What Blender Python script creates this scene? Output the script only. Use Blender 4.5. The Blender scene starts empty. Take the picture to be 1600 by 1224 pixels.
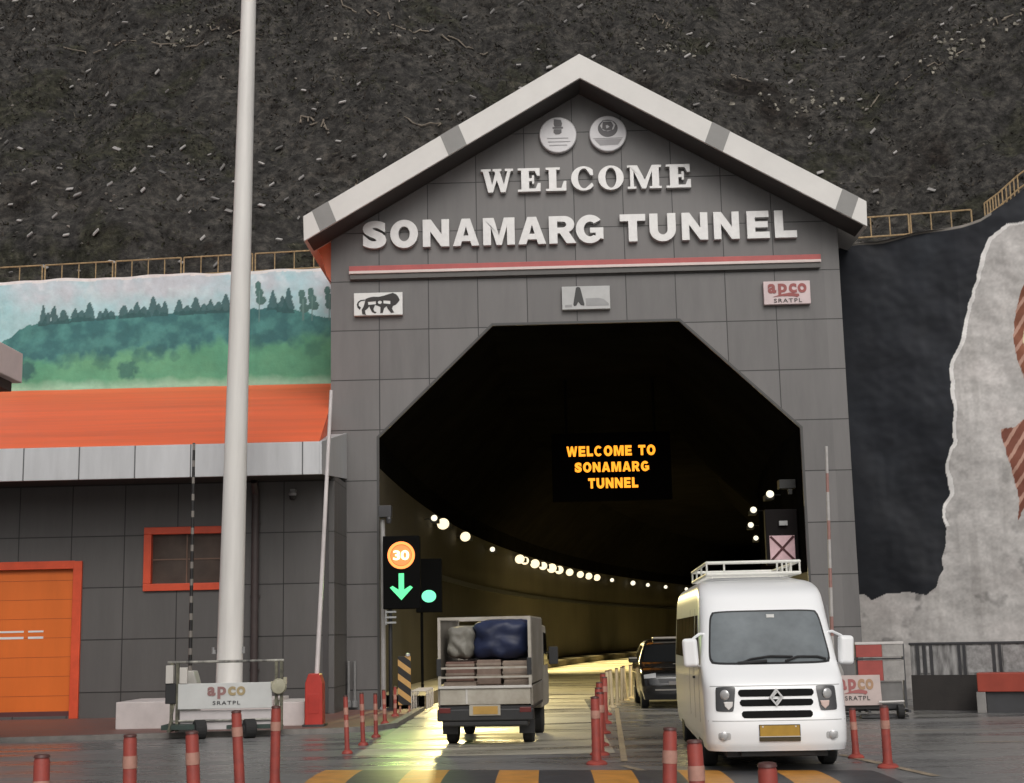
import bpy, bmesh, math, random
import numpy as np
from mathutils import Vector, Matrix, noise as mnoise
from mathutils.geometry import tessellate_polygon
R = math.radians
scn = bpy.context.scene
COL = scn.collection
rng = random.Random(7)

# ------------------------------------------------------------------ camera
FPX, PITCH, ROLL, YAW = 2234.5, 0.16921, -0.020649, -0.020527
cam_d = bpy.data.cameras.new('camera')
cam = bpy.data.objects.new('camera', cam_d)
COL.objects.link(cam)
cam_d.sensor_width = 36
cam_d.lens = 36 * FPX / 1600
cam_d.clip_start, cam_d.clip_end = 0.1, 2000
_f = Vector((math.sin(YAW) * math.cos(PITCH), math.cos(YAW) * math.cos(PITCH), math.sin(PITCH)))
_r = Vector((math.cos(YAW), -math.sin(YAW), 0))
_u = _r.cross(_f)
_r2 = math.cos(ROLL) * _r + math.sin(ROLL) * _u
_u2 = -math.sin(ROLL) * _r + math.cos(ROLL) * _u
_m = Matrix((_r2, _u2, -_f)).transposed().to_4x4()
_m.translation = (-1.1216, -33.84, 1.65)
cam.matrix_world = _m
scn.camera = cam

# ------------------------------------------------------------------ sky, sun, exposure (overcast)
SUN_EL, SUN_AZ = R(42), R(170)          # azimuth clockwise from +Y: behind the camera, a little left
W = bpy.data.worlds.new('World'); scn.world = W
W.use_nodes = True
nt = W.node_tree
sky = nt.nodes.new('ShaderNodeTexSky'); sky.sky_type = 'NISHITA'; sky.sun_disc = False
sky.sun_elevation = SUN_EL; sky.sun_rotation = SUN_AZ
sky.air_density = 1.0; sky.dust_density = 6.0; sky.ozone_density = 1.0
hsv = nt.nodes.new('ShaderNodeHueSaturation'); hsv.inputs['Saturation'].default_value = 0.25
bg = nt.nodes['Background']
nt.links.new(sky.outputs[0], hsv.inputs['Color']); nt.links.new(hsv.outputs[0], bg.inputs[0])
bg.inputs[1].default_value = 0.12
sun_d = bpy.data.lights.new('sun', 'SUN'); sun_d.energy = .95; sun_d.angle = R(40); sun_d.color = (1, .965, .91)
sun = bpy.data.objects.new('sun', sun_d); COL.objects.link(sun)
_sd = Vector((math.sin(SUN_AZ) * math.cos(SUN_EL), math.cos(SUN_AZ) * math.cos(SUN_EL), math.sin(SUN_EL)))
sun.rotation_euler = _sd.to_track_quat('Z', 'Y').to_euler()
scn.view_settings.view_transform = 'Standard'; scn.view_settings.look = 'None'
scn.view_settings.exposure = -0.36; scn.view_settings.gamma = 1
scn.render.engine = 'CYCLES'
scn.cycles.use_denoising = True
scn.cycles.max_bounces = 7; scn.cycles.diffuse_bounces = 3; scn.cycles.glossy_bounces = 3
scn.cycles.sample_clamp_indirect = 6

# ------------------------------------------------------------------ materials
def lin(c):
    if isinstance(c, str):
        c = [int(c[i:i + 2], 16) / 255 for i in (0, 2, 4)]
        return tuple(x / 12.92 if x <= .04045 else ((x + .055) / 1.055) ** 2.4 for x in c)
    return tuple(c)
def mat(name, col, rough=.6, metal=0., var=.12, scale=3., bump=0., bscale=40., spec=.5, emit=None, es=0., coat=0., stretch=(1, 1, 1), rvar=.1, col2=None, detail=5):
    m = bpy.data.materials.new(name); m.use_nodes = True
    t = m.node_tree; n = t.nodes; l = t.links; p = n['Principled BSDF']
    c = lin(col)
    p.inputs['Roughness'].default_value = rough; p.inputs['Metallic'].default_value = metal
    p.inputs['Specular IOR Level'].default_value = spec
    if coat: p.inputs['Coat Weight'].default_value = coat; p.inputs['Coat Roughness'].default_value = .06
    tc = n.new('ShaderNodeTexCoord'); mp = n.new('ShaderNodeMapping'); mp.inputs['Scale'].default_value = stretch
    l.new(tc.outputs['Object'], mp.inputs[0])
    if var or col2:
        a = n.new('ShaderNodeTexNoise'); a.inputs['Scale'].default_value = scale; a.inputs['Detail'].default_value = detail; a.inputs['Roughness'].default_value = .62
        l.new(mp.outputs[0], a.inputs['Vector'])
        r = n.new('ShaderNodeValToRGB'); r.color_ramp.elements[0].position = .3; r.color_ramp.elements[1].position = .7
        lo = lin(col2) if col2 else tuple(x * (1 - var) for x in c)
        hi = c if col2 else tuple(min(1, x * (1 + var)) for x in c)
        r.color_ramp.elements[0].color = (*lo, 1); r.color_ramp.elements[1].color = (*hi, 1)
        l.new(a.outputs['Fac'], r.inputs[0]); l.new(r.outputs[0], p.inputs['Base Color'])
        if rvar:
            q = n.new('ShaderNodeMapRange'); q.inputs[3].default_value = max(0, rough - rvar); q.inputs[4].default_value = min(1, rough + rvar)
            l.new(a.outputs['Fac'], q.inputs[0]); l.new(q.outputs[0], p.inputs['Roughness'])
    else:
        p.inputs['Base Color'].default_value = (*c, 1)
    if bump:
        b = n.new('ShaderNodeTexNoise'); b.inputs['Scale'].default_value = bscale; b.inputs['Detail'].default_value = 4
        l.new(mp.outputs[0], b.inputs['Vector'])
        k = n.new('ShaderNodeBump'); k.inputs['Strength'].default_value = bump; k.inputs['Distance'].default_value = .02
        l.new(b.outputs['Fac'], k.inputs['Height']); l.new(k.outputs[0], p.inputs['Normal'])
    if emit:
        p.inputs['Emission Color'].default_value = (*lin(emit), 1); p.inputs['Emission Strength'].default_value = es
    return m
def M_(t, op, a, b=None, c=None):
    n = t.nodes.new('ShaderNodeMath'); n.operation = op
    for i, v in enumerate((a, b, c)):
        if v is None: continue
        if isinstance(v, (int, float)): n.inputs[i].default_value = v
        else: t.links.new(v, n.inputs[i])
    return n.outputs[0]
def panel_mat(name, col, x0, sx, z0, sz, w=.022, xmax=None, ax='X', rough=.42, tint=.095):
    """metal composite panels: joints, a slight tone per panel, streaky dirt"""
    m = bpy.data.materials.new(name); m.use_nodes = True
    t = m.node_tree; n = t.nodes; l = t.links; p = n['Principled BSDF']; c = lin(col)
    tc = n.new('ShaderNodeTexCoord'); sp = n.new('ShaderNodeSeparateXYZ'); l.new(tc.outputs['Object'], sp.inputs[0])
    u = M_(t, 'DIVIDE', M_(t, 'SUBTRACT', sp.outputs[ax], x0), sx)
    v = M_(t, 'DIVIDE', M_(t, 'SUBTRACT', sp.outputs['Z'], z0), sz)
    def line(q, s):
        d = M_(t, 'ABSOLUTE', M_(t, 'SUBTRACT', M_(t, 'FRACT', q), .5))
        return M_(t, 'GREATER_THAN', d, .5 - w / 2 / s)
    lx, lz = line(u, sx), line(v, sz)
    if xmax is not None: lx = M_(t, 'MULTIPLY', lx, M_(t, 'LESS_THAN', sp.outputs[ax], xmax))
    ln = M_(t, 'MAXIMUM', lx, lz)
    cb = n.new('ShaderNodeCombineXYZ'); l.new(M_(t, 'FLOOR', u), cb.inputs[0]); l.new(M_(t, 'FLOOR', v), cb.inputs[1])
    wn = n.new('ShaderNodeTexWhiteNoise'); l.new(cb.outputs[0], wn.inputs['Vector'])
    mp = n.new('ShaderNodeMapping'); mp.inputs['Scale'].default_value = (2.2, 2.2, .35); l.new(tc.outputs['Object'], mp.inputs[0])
    ns = n.new('ShaderNodeTexNoise'); ns.inputs['Scale'].default_value = 1.3; ns.inputs['Detail'].default_value = 8; ns.inputs['Roughness'].default_value = .65; l.new(mp.outputs[0], ns.inputs['Vector'])
    tone = M_(t, 'ADD', M_(t, 'MULTIPLY_ADD', wn.outputs['Value'], 2 * tint, 1 - tint), M_(t, 'MULTIPLY_ADD', ns.outputs['Fac'], .55, -.275))
    hs = n.new('ShaderNodeVectorMath'); hs.operation = 'SCALE'; hs.inputs[0].default_value = c; l.new(tone, hs.inputs['Scale'])
    mx = n.new('ShaderNodeMix'); mx.data_type = 'RGBA'; l.new(ln, mx.inputs['Factor']); l.new(hs.outputs[0], mx.inputs['A']); mx.inputs['B'].default_value = (c[0] * .2, c[1] * .2, c[2] * .2, 1)
    l.new(mx.outputs['Result'], p.inputs['Base Color'])
    bp = n.new('ShaderNodeBump'); bp.invert = True; bp.inputs['Distance'].default_value = .012; bp.inputs['Strength'].default_value = .8
    l.new(M_(t, 'ADD', ln, M_(t, 'MULTIPLY', ns.outputs['Fac'], .12)), bp.inputs['Height']); l.new(bp.outputs[0], p.inputs['Normal'])
    l.new(M_(t, 'MULTIPLY_ADD', ns.outputs['Fac'], .25, rough - .12), p.inputs['Roughness'])
    return m
def paint_mat(name, rough=.75, bump=.5, bscale=6., dirt=.16):
    m = bpy.data.materials.new(name); m.use_nodes = True
    t = m.node_tree; n = t.nodes; l = t.links; p = n['Principled BSDF']
    a = n.new('ShaderNodeAttribute'); a.attribute_name = 'paint'
    tc = n.new('ShaderNodeTexCoord'); b = n.new('ShaderNodeTexNoise'); b.inputs['Scale'].default_value = bscale; b.inputs['Detail'].default_value = 8; b.inputs['Roughness'].default_value = .65
    l.new(tc.outputs['Object'], b.inputs['Vector'])
    s = n.new('ShaderNodeVectorMath'); s.operation = 'SCALE'; l.new(a.outputs['Color'], s.inputs[0]); l.new(M_(t, 'MULTIPLY_ADD', b.outputs['Fac'], 2 * dirt, 1 - dirt), s.inputs['Scale'])
    l.new(s.outputs[0], p.inputs['Base Color'])
    k = n.new('ShaderNodeBump'); k.inputs['Strength'].default_value = bump; k.inputs['Distance'].default_value = .04
    l.new(b.outputs['Fac'], k.inputs['Height']); l.new(k.outputs[0], p.inputs['Normal'])
    p.inputs['Roughness'].default_value = rough
    return m
def stripe_mat(name, c1, c2, axis, period, duty=.5, slant=0., rough=.5, off=0.):
    m = bpy.data.materials.new(name); m.use_nodes = True
    t = m.node_tree; n = t.nodes; l = t.links; p = n['Principled BSDF']
    tc = n.new('ShaderNodeTexCoord'); sp = n.new('ShaderNodeSeparateXYZ'); l.new(tc.outputs['Object'], sp.inputs[0])
    q = sp.outputs[axis]
    if slant: q = M_(t, 'ADD', q, M_(t, 'MULTIPLY', sp.outputs['X'], slant))
    f = M_(t, 'LESS_THAN', M_(t, 'FRACT', M_(t, 'DIVIDE', M_(t, 'SUBTRACT', q, off), period)), duty)
    ns = n.new('ShaderNodeTexNoise'); ns.inputs['Scale'].default_value = 9; ns.inputs['Detail'].default_value = 6; l.new(tc.outputs['Object'], ns.inputs['Vector'])
    mx = n.new('ShaderNodeMix'); mx.data_type = 'RGBA'; l.new(f, mx.inputs['Factor']); mx.inputs['A'].default_value = (*lin(c2), 1); mx.inputs['B'].default_value = (*lin(c1), 1)
    s = n.new('ShaderNodeVectorMath'); s.operation = 'SCALE'; l.new(mx.outputs['Result'], s.inputs[0]); l.new(M_(t, 'MULTIPLY_ADD', ns.outputs['Fac'], .5, .72), s.inputs['Scale'])
    l.new(s.outputs[0], p.inputs['Base Color']); p.inputs['Roughness'].default_value = rough
    return m

# ------------------------------------------------------------------ mesh helpers
class MB:
    def __init__(s): s.v = []; s.f = []; s.mi = []; s.cur = 0
    def add(s, vs, fs):
        o = len(s.v); s.v += [tuple(q) for q in vs]
        for f in fs: s.f.append(tuple(i + o for i in f)); s.mi.append(s.cur)
        return s
    def box(s, x0, x1, y0, y1, z0, z1):
        vs = [(x, y, z) for z in (z0, z1) for y in (y0, y1) for x in (x0, x1)]
        return s.add(vs, [(0, 2, 3, 1), (4, 5, 7, 6), (0, 1, 5, 4), (2, 6, 7, 3), (0, 4, 6, 2), (1, 3, 7, 5)])
    def prism(s, poly, a0, a1, plane='XZ', holes=()):
        """polygon (with holes) extruded along the axis the plane leaves out"""
        def P(q, a):
            if plane == 'XZ': return (q[0], a, q[1])
            if plane == 'YZ': return (a, q[0], q[1])
            return (q[0], q[1], a)
        loops = [list(poly)] + [list(h) for h in holes]
        flat = [q for L in loops for q in L]; N = len(flat)
        tris = tessellate_polygon([[Vector((q[0], q[1], 0)) for q in L] for L in loops])
        vs = [P(q, a0) for q in flat] + [P(q, a1) for q in flat]
        fs = []
        for t in tris:
            fs.append(tuple(t)); fs.append(tuple(i + N for i in reversed(t)))
        o = 0
        for L in loops:
            k = len(L)
            for i in range(k):
                j = (i + 1) % k
                fs.append((o + i, o + j, N + o + j, N + o + i))
            o += k
        return s.add(vs, fs)
    def cyl(s, p0, p1, r0, r1=None, n=14, caps=True):
        r1 = r0 if r1 is None else r1
        p0, p1 = Vector(p0), Vector(p1); d = (p1 - p0).normalized()
        a = d.orthogonal().normalized(); b = d.cross(a)
        vs = []
        for p, r in ((p0, r0), (p1, r1)):
            for i in range(n):
                t = 2 * math.pi * i / n; vs.append(p + r * (math.cos(t) * a + math.sin(t) * b))
        fs = [(i, (i + 1) % n, n + (i + 1) % n, n + i) for i in range(n)]
        if caps: fs += [tuple(reversed(range(n))), tuple(range(n, 2 * n))]
        return s.add(vs, fs)
    def tube(s, path, r, n=8, closed=False):
        P = [Vector(p) for p in path]
        m = len(P)
        for i in range(m - (0 if closed else 1)):
            s.cyl(P[i], P[(i + 1) % m], r, r, n)
        return s
    def lathe(s, prof, n=20, c=(0, 0, 0)):
        vs = []
        for r, z in prof:
            for i in range(n):
                t = 2 * math.pi * i / n; vs.append((c[0] + r * math.cos(t), c[1] + r * math.sin(t), c[2] + z))
        fs = []
        for k in range(len(prof) - 1):
            for i in range(n):
                j = (i + 1) % n
                fs.append((k * n + i, k * n + j, (k + 1) * n + j, (k + 1) * n + i))
        fs += [tuple(reversed(range(n))), tuple(range((len(prof) - 1) * n, len(prof) * n))]
        return s.add(vs, fs)
    def grid(s, fn, nu, nv, flip=False):
        vs = [fn(i / nu, j / nv) for j in range(nv + 1) for i in range(nu + 1)]
        fs = []
        for j in range(nv):
            for i in range(nu):
                a = j * (nu + 1) + i; q = (a, a + 1, a + nu + 2, a + nu + 1)
                fs.append(tuple(reversed(q)) if flip else q)
        return s.add(vs, fs)
    def rot(s, m):
        s.v = [tuple(m @ Vector(q)) for q in s.v]; return s
def obj(name, mb, material, parent=None, bevel=0., smooth=None, fixn=True):
    me = bpy.data.meshes.new(name)
    me.from_pydata(mb.v, [], mb.f)
    mats = material if isinstance(material, (list, tuple)) else [material]
    for q in mats: me.materials.append(q)
    if len(mats) > 1: me.polygons.foreach_set('material_index', mb.mi)
    if fixn:
        b = bmesh.new(); b.from_mesh(me); bmesh.ops.recalc_face_normals(b, faces=b.faces); b.to_mesh(me); b.free()
    if smooth is not None:
        me.shade_smooth(); me.set_sharp_from_angle(angle=R(smooth))
    me.update()
    o = bpy.data.objects.new(name, me); COL.objects.link(o)
    if parent is not None: o.parent = parent
    if bevel:
        k = o.modifiers.new('bevel', 'BEVEL'); k.width = bevel; k.segments = 2; k.limit_method = 'ANGLE'; k.angle_limit = R(35); k.harden_normals = False
    return o
def tag(o, label=None, cat=None, group=None, kind=None):
    if label: o['label'] = label
    if cat: o['category'] = cat
    if group: o['group'] = group
    if kind: o['kind'] = kind
    return o
def thing(name, label, cat, loc=(0, 0, 0), rz=0., group=None):
    o = bpy.data.objects.new(name, None); COL.objects.link(o); o.empty_display_size = .2
    o.location = loc; o.rotation_euler = (0, 0, rz)
    return tag(o, label, cat, group)
def dup(root, loc, rz=None, label=None, group=None):
    r = root.copy(); COL.objects.link(r); r.location = loc
    if rz is not None: r.rotation_euler = (r.rotation_euler[0], r.rotation_euler[1], rz)
    if label: r['label'] = label
    if group: r['group'] = group
    for ch in list(root.children):
        c = ch.copy(); COL.objects.link(c); c.parent = r
        for g in list(ch.children):
            d = g.copy(); COL.objects.link(d); d.parent = c
    return r
def struct(name, mb, m, **k):
    return tag(obj(name, mb, m, **k), kind='structure')
def boolean(o, cutter):
    k = o.modifiers.new('cut', 'BOOLEAN'); k.operation = 'DIFFERENCE'; k.object = cutter; k.solver = 'EXACT'; k.material_mode = 'TRANSFER'
    dg = bpy.context.evaluated_depsgraph_get()
    me = bpy.data.meshes.new_from_object(o.evaluated_get(dg))
    o.modifiers.remove(k); o.data = me
    bpy.data.objects.remove(cutter)
def glyphs(text, x0, x1, z0, z1, y0, y1, off=0., space=1., ds=None):
    """solid lettering in the XZ plane read from -Y, fitted to a box; returns an MB"""
    cu = bpy.data.curves.new('lettering', 'FONT'); cu.body = text; cu.size = 1; cu.offset = off; cu.extrude = .5; cu.space_character = space; cu.resolution_u = 6
    ob = bpy.data.objects.new('lettering', cu); COL.objects.link(ob)
    dg = bpy.context.evaluated_depsgraph_get()
    me = bpy.data.meshes.new_from_object(ob.evaluated_get(dg))
    V = np.array([v.co[:] for v in me.vertices]); F = [tuple(p.vertices) for p in me.polygons]
    bpy.data.objects.remove(ob); bpy.data.meshes.remove(me)
    lo, hi = V.min(0), V.max(0)
    X = x0 + (V[:, 0] - lo[0]) / (hi[0] - lo[0]) * (x1 - x0)
    Z = z0 + (V[:, 1] - lo[1]) / (hi[1] - lo[1]) * (z1 - z0)
    Y = np.where(V[:, 2] > 0, y0, y1)
    mb = MB(); mb.add(list(zip(X.tolist(), Y.tolist(), Z.tolist())), F)
    return mb
def ell(cx, cz, rx, rz, n=24, a0=0., a1=360.):
    full = abs(a1 - a0) >= 359.9
    m = n if full else n + 1
    return [(cx + rx * math.cos(R(a0 + (a1 - a0) * i / n)), cz + rz * math.sin(R(a0 + (a1 - a0) * i / n))) for i in range(m)]
def inpoly(X, Z, poly):
    X = np.asarray(X); Z = np.asarray(Z); c = np.zeros(X.shape, bool); n = len(poly)
    for i in range(n):
        (x1, z1), (x2, z2) = poly[i], poly[(i + 1) % n]
        if z1 == z2: continue
        k = ((z1 > Z) != (z2 > Z)) & (X < (x2 - x1) * (Z - z1) / (z2 - z1) + x1)
        c ^= k
    return c
def vnoise(X, Z, s, seed=0):
    g = np.random.RandomState(seed).rand(256, 256)
    x = np.asarray(X) * s + 500.3; z = np.asarray(Z) * s + 500.7
    i = np.floor(x).astype(int); j = np.floor(z).astype(int); a = x - i; b = z - j
    a = a * a * (3 - 2 * a); b = b * b * (3 - 2 * b)
    G = lambda p, q: g[p % 256, q % 256]
    return (G(i, j) * (1 - a) + G(i + 1, j) * a) * (1 - b) + (G(i, j + 1) * (1 - a) + G(i + 1, j + 1) * a) * b
def fbm(X, Z, s, seed=0, o=4):
    t = 0; w = 0; a = 1.
    for k in range(o):
        t = t + a * vnoise(X, Z, s * 2 ** k, seed + k); w += a; a *= .55
    return t / w
def set_paint(o, rgb):
    at = o.data.color_attributes.new('paint', 'FLOAT_COLOR', 'POINT')
    c = np.ones((len(o.data.vertices), 4), np.float32); c[:, :3] = rgb
    at.data.foreach_set('color', c.ravel())

# ------------------------------------------------------------------ shared materials
WHITE = mat('white_paint', (.72, .72, .70), .35, var=.05, scale=5)
WHITE_DULL = mat('weathered_white_paint', (.62, .60, .58), .55, var=.12, scale=3, bump=.1)
SILVER = mat('silver_letter_metal', (.62, .61, .60), .38, metal=.25, var=.08, scale=6)
BLACK = mat('black_plastic', (.02, .02, .021), .5, var=.2)
DARK = mat('dark_steel', (.045, .045, .048), .45, var=.2)
STEEL = mat('galvanised_steel', (.32, .32, .32), .4, metal=.5, var=.15, scale=8)
RED = mat('red_plastic', (.50, .055, .035), .45, var=.18, scale=9)
ORANGE = mat('orange_coated_steel', (.66, .125, .035), .42, var=.08, scale=1.6, stretch=(1, 1, .3))
RUST = mat('rust_cream_railing_paint', (.36, .25, .13), .6, var=.35, scale=14)
TYRE = mat('tyre_rubber', (.018, .018, .018), .8, var=.2, bump=.3, bscale=60)
GLASS = mat('dark_window_glass', (.012, .013, .014), .06, var=0, spec=.6)
CHROME = mat('chrome', (.7, .7, .7), .3, metal=.6, var=.05)

# ------------------------------------------------------------------ ground, pavement, road
def road_mat(name, col, rough, var=.3, scale=1.6, wet=.5):
    m = bpy.data.materials.new(name); m.use_nodes = True
    t = m.node_tree; n = t.nodes; l = t.links; p = n['Principled BSDF']; c = lin(col)
    tc = n.new('ShaderNodeTexCoord')
    mp = n.new('ShaderNodeMapping'); mp.inputs['Scale'].default_value = (.35, 1.5, 1); l.new(tc.outputs['Object'], mp.inputs[0])
    a = n.new('ShaderNodeTexNoise'); a.inputs['Scale'].default_value = .8; a.inputs['Detail'].default_value = 6; a.inputs['Roughness'].default_value = .6; l.new(mp.outputs[0], a.inputs['Vector'])
    f = n.new('ShaderNodeTexNoise'); f.inputs['Scale'].default_value = 90; f.inputs['Detail'].default_value = 3; l.new(tc.outputs['Object'], f.inputs['Vector'])
    r = n.new('ShaderNodeMapRange'); r.inputs[1].default_value = .36; r.inputs[2].default_value = .64; l.new(a.outputs['Fac'], r.inputs[0])
    tone = M_(t, 'ADD', M_(t, 'MULTIPLY_ADD', r.outputs[0], 2 * var, 1 - var), M_(t, 'MULTIPLY_ADD', f.outputs['Fac'], .7, -.35))
    s = n.new('ShaderNodeVectorMath'); s.operation = 'SCALE'; s.inputs[0].default_value = c; l.new(tone, s.inputs['Scale']); l.new(s.outputs[0], p.inputs['Base Color'])
    l.new(M_(t, 'MULTIPLY_ADD', r.outputs[0], 1.1 * rough, rough * .35), p.inputs['Roughness'])
    k = n.new('ShaderNodeBump'); k.inputs['Strength'].default_value = .35; k.inputs['Distance'].default_value = .006; l.new(f.outputs['Fac'], k.inputs['Height']); l.new(k.outputs[0], p.inputs['Normal'])
    return m
ASPHALT = road_mat('damp_asphalt', (.150, .149, .148), .34)
CONC_ROAD = road_mat('damp_concrete_road', (.36, .335, .27), .46, var=.2)
mb = MB(); mb.grid(lambda u, v: (-300 + 600 * u, -300 + 304 * v, 0), 8, 8)
struct('ground', mb, ASPHALT)
RC = 260.
def axis_pt(s, off, z=0.):
    if s < 0: return (off, .5 + s, z)
    th = s / RC
    return (RC - RC * math.cos(th) + off * math.cos(th), .5 + RC * math.sin(th) - off * math.sin(th), z)
mb = MB(); mb.grid(lambda u, v: axis_pt(3.5 + 140 * v, -5 + 13 * u, 0.), 4, 60)
struct('tunnel_road', mb, CONC_ROAD)
mb = MB(); mb.grid(lambda u, v: (-3.92 + 3.72 * u, -13.2 + 17.1 * v, .004), 4, 10)
struct('entry_road', mb, CONC_ROAD)
PAVE = mat('red_paving', (.22, .095, .075), .55, var=.3, scale=2.5, bump=.3, bscale=18, col2=(.13, .085, .075))
mb = MB(); mb.prism([(-40, -8.6), (-10.7, -8.4), (-5.0, -7.55), (-4.4, -7.2), (-4.12, -6.3), (-4.12, -.55), (-40, -.55)], -.05, .06, 'XY')
struct('pavement', mb, PAVE, bevel=.01)
KERB = mat('concrete_kerb', (.2, .185, .17), .7, var=.25, scale=4, bump=.2)
mb = MB()
kp = [(-40, -8.6), (-10.7, -8.4), (-5.0, -7.55), (-4.4, -7.2), (-4.12, -6.3), (-4.12, -.3)]
ko = [(-40, -8.75), (-10.7, -8.55), (-4.95, -7.7), (-4.28, -7.3), (-3.97, -6.34), (-3.97, -.3)]
for i in range(len(kp) - 1):
    mb.prism([ko[i], ko[i + 1], kp[i + 1], kp[i]], -.05, .085, 'XY')
struct('kerb', mb, KERB)

# ------------------------------------------------------------------ tunnel portal
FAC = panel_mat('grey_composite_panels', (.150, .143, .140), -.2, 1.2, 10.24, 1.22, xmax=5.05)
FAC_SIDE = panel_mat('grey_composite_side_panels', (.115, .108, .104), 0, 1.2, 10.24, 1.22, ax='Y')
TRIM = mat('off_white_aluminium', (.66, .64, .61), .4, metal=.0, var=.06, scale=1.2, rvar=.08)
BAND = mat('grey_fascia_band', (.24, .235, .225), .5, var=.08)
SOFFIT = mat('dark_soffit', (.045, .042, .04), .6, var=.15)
portal = thing('tunnel_portal', 'grey panelled gabled tunnel portal with octagonal road opening', 'tunnel portal')
EAVE = 14.91
def roofz(x, top): return top - .582 * abs(x)
gable = [(-6.18, 0), (-5.02, 0), (-5.02, 6.39), (-2.25, 9.06), (2.25, 9.06), (5.02, 6.39), (5.02, 0), (6.18, 0), (6.18, roofz(6.18, 14.88)), (0, 14.88), (-6.18, roofz(6.18, 14.88))]
mb = MB(); mb.prism(gable, 0, .06)
obj('facade', mb, FAC, portal)
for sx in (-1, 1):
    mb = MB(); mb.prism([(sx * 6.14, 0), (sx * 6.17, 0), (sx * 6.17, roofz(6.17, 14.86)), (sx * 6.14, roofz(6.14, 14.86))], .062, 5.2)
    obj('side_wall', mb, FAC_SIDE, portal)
def chev(top, bot, e): return [(-e, roofz(e, top)), (0, top), (e, roofz(e, top)), (e - .02, roofz(e, bot)), (0, bot), (-e + .02, roofz(e, bot))]
mb = MB(); mb.prism(chev(15.53, 14.91, 6.70), -1.0, 5.2)
obj('gable_roof', mb, TRIM, portal, bevel=.012)
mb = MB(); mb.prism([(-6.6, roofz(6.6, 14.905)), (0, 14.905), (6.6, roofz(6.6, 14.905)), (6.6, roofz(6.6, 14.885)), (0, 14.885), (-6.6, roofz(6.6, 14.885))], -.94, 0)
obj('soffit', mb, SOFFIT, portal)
for xa, xb in ((-6.39, -6.0), (-3.3, -2.86), (3.04, 3.46), (6.05, 6.42)):
    sl = .10 if xa > 0 else -.10
    mb = MB(); mb.prism([(xa + sl, roofz(xa + sl, 15.533)), (xb + sl, roofz(xb + sl, 15.533)), (xb - sl, roofz(xb - sl, 14.907)), (xa - sl, roofz(xa - sl, 14.907))], -1.006, -.2)
    obj('grey_band', mb, BAND, portal)
mb = MB(); mb.prism([(-6.62, 11.27), (-6.185, 11.27), (-6.185, 10.3), (-6.3, 10.45), (-6.42, 10.9)], .1, 4.9)
obj('eave_bracket', mb, mat('orange_eave_panel', (.62, .13, .05), .45, var=.1), portal)
PINKRED = mat('faded_red_strip', (.42, .085, .08), .45, var=.12)
led = MB(); led.box(-5.72, 5.72, -.16, -.002, 10.40, 10.47)
lg = obj('ledge', led, mat('pinkish_white_strip', (.68, .56, .53), .4, var=.06), portal, bevel=.008)
mb = MB(); mb.box(-5.72, 5.72, -.13, -.002, 10.472, 10.60); obj('red_strip', mb, PINKRED, lg, bevel=.006)
mb = MB(); mb.box(-5.70, 5.70, -.12, -.002, 10.27, 10.398); obj('under_rail', mb, mat('grey_rail', (.10, .095, .09), .5), lg, bevel=.006)
# dark edge trim round the opening
mb = MB()
inn = [(-5.02, 0), (-5.02, 6.39), (-2.25, 9.06), (2.25, 9.06), (5.02, 6.39), (5.02, 0)]
def scalein(q, d):
    cx = 0; return None
out = [(-5.08, 0), (-5.08, 6.415), (-2.275, 9.12), (2.275, 9.12), (5.08, 6.415), (5.08, 0)]
for i in range(5):
    mb.prism([inn[i], inn[i + 1], out[i + 1], out[i]], -.012, -.001)
obj('opening_trim', mb, mat('dark_trim', (.06, .058, .056), .5), portal)

# ------------------------------------------------------------------ tunnel bore
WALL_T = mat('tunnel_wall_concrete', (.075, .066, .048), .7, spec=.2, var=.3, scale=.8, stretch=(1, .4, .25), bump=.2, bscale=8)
CEIL_T = mat('shade_black_tunnel_ceiling', (.0085, .0078, .0065), .9, var=.3, scale=.7, spec=0)  # near-black colour paints in the shade above the lamps
bore = thing('tunnel_bore', 'dark curving tunnel interior behind the portal opening', 'tunnel')
def roff(s): return 5.06 + 2.6 * min(1, max(0, (s - 3) / 32)) ** 1.3
def sweep(mb, profile, s0, s1, n, flip=False):
    k = len(profile(0)) - 1
    vs = []; fs = []
    for i in range(n + 1):
        s = s0 + (s1 - s0) * i / n
        vs += [axis_pt(s, o, z) for o, z in profile(s)]
    for i in range(n):
        for j in range(k):
            a = i * (k + 1) + j; q = (a, a + 1, a + k + 2, a + k + 1)
            fs.append(tuple(reversed(q)) if flip else q)
    return mb.add(vs, fs)
S1 = 140
mb = MB(); sweep(mb, lambda s: [(-5.06, -.05), (-5.06, 5.7)], -.438, S1, 90); obj('wall_lining', mb, WALL_T, bore, fixn=False)
mb = MB(); sweep(mb, lambda s: [(roff(s), -.05), (roff(s), 3.0)], -.438, S1, 90); obj('wall_lining', mb, WALL_T, bore, fixn=False)
mb = MB(); sweep(mb, lambda s: [(-5.06, 5.7), (-5.06, 6.42), (-2.27, 9.12), (2.27 + roff(s) - 5.06, 9.12), (roff(s), 6.42), (roff(s), 3.0)], -.438, S1, 90)  # upper right wall gets the same painted-in dark
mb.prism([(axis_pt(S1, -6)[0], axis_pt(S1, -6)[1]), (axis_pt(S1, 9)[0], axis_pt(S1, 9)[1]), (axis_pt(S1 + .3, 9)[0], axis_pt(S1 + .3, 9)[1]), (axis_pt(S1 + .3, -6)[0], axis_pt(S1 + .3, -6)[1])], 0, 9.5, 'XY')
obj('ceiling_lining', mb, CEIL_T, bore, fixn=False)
mb = MB(); sweep(mb, lambda s: [(-4.0, -.02), (-4.0, .32), (-5.05, .36)], -.438, S1, 90); obj('walkway', mb, mat('walkway_concrete', (.16, .135, .10), .7, var=.25, scale=2), bore, fixn=False)
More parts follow.
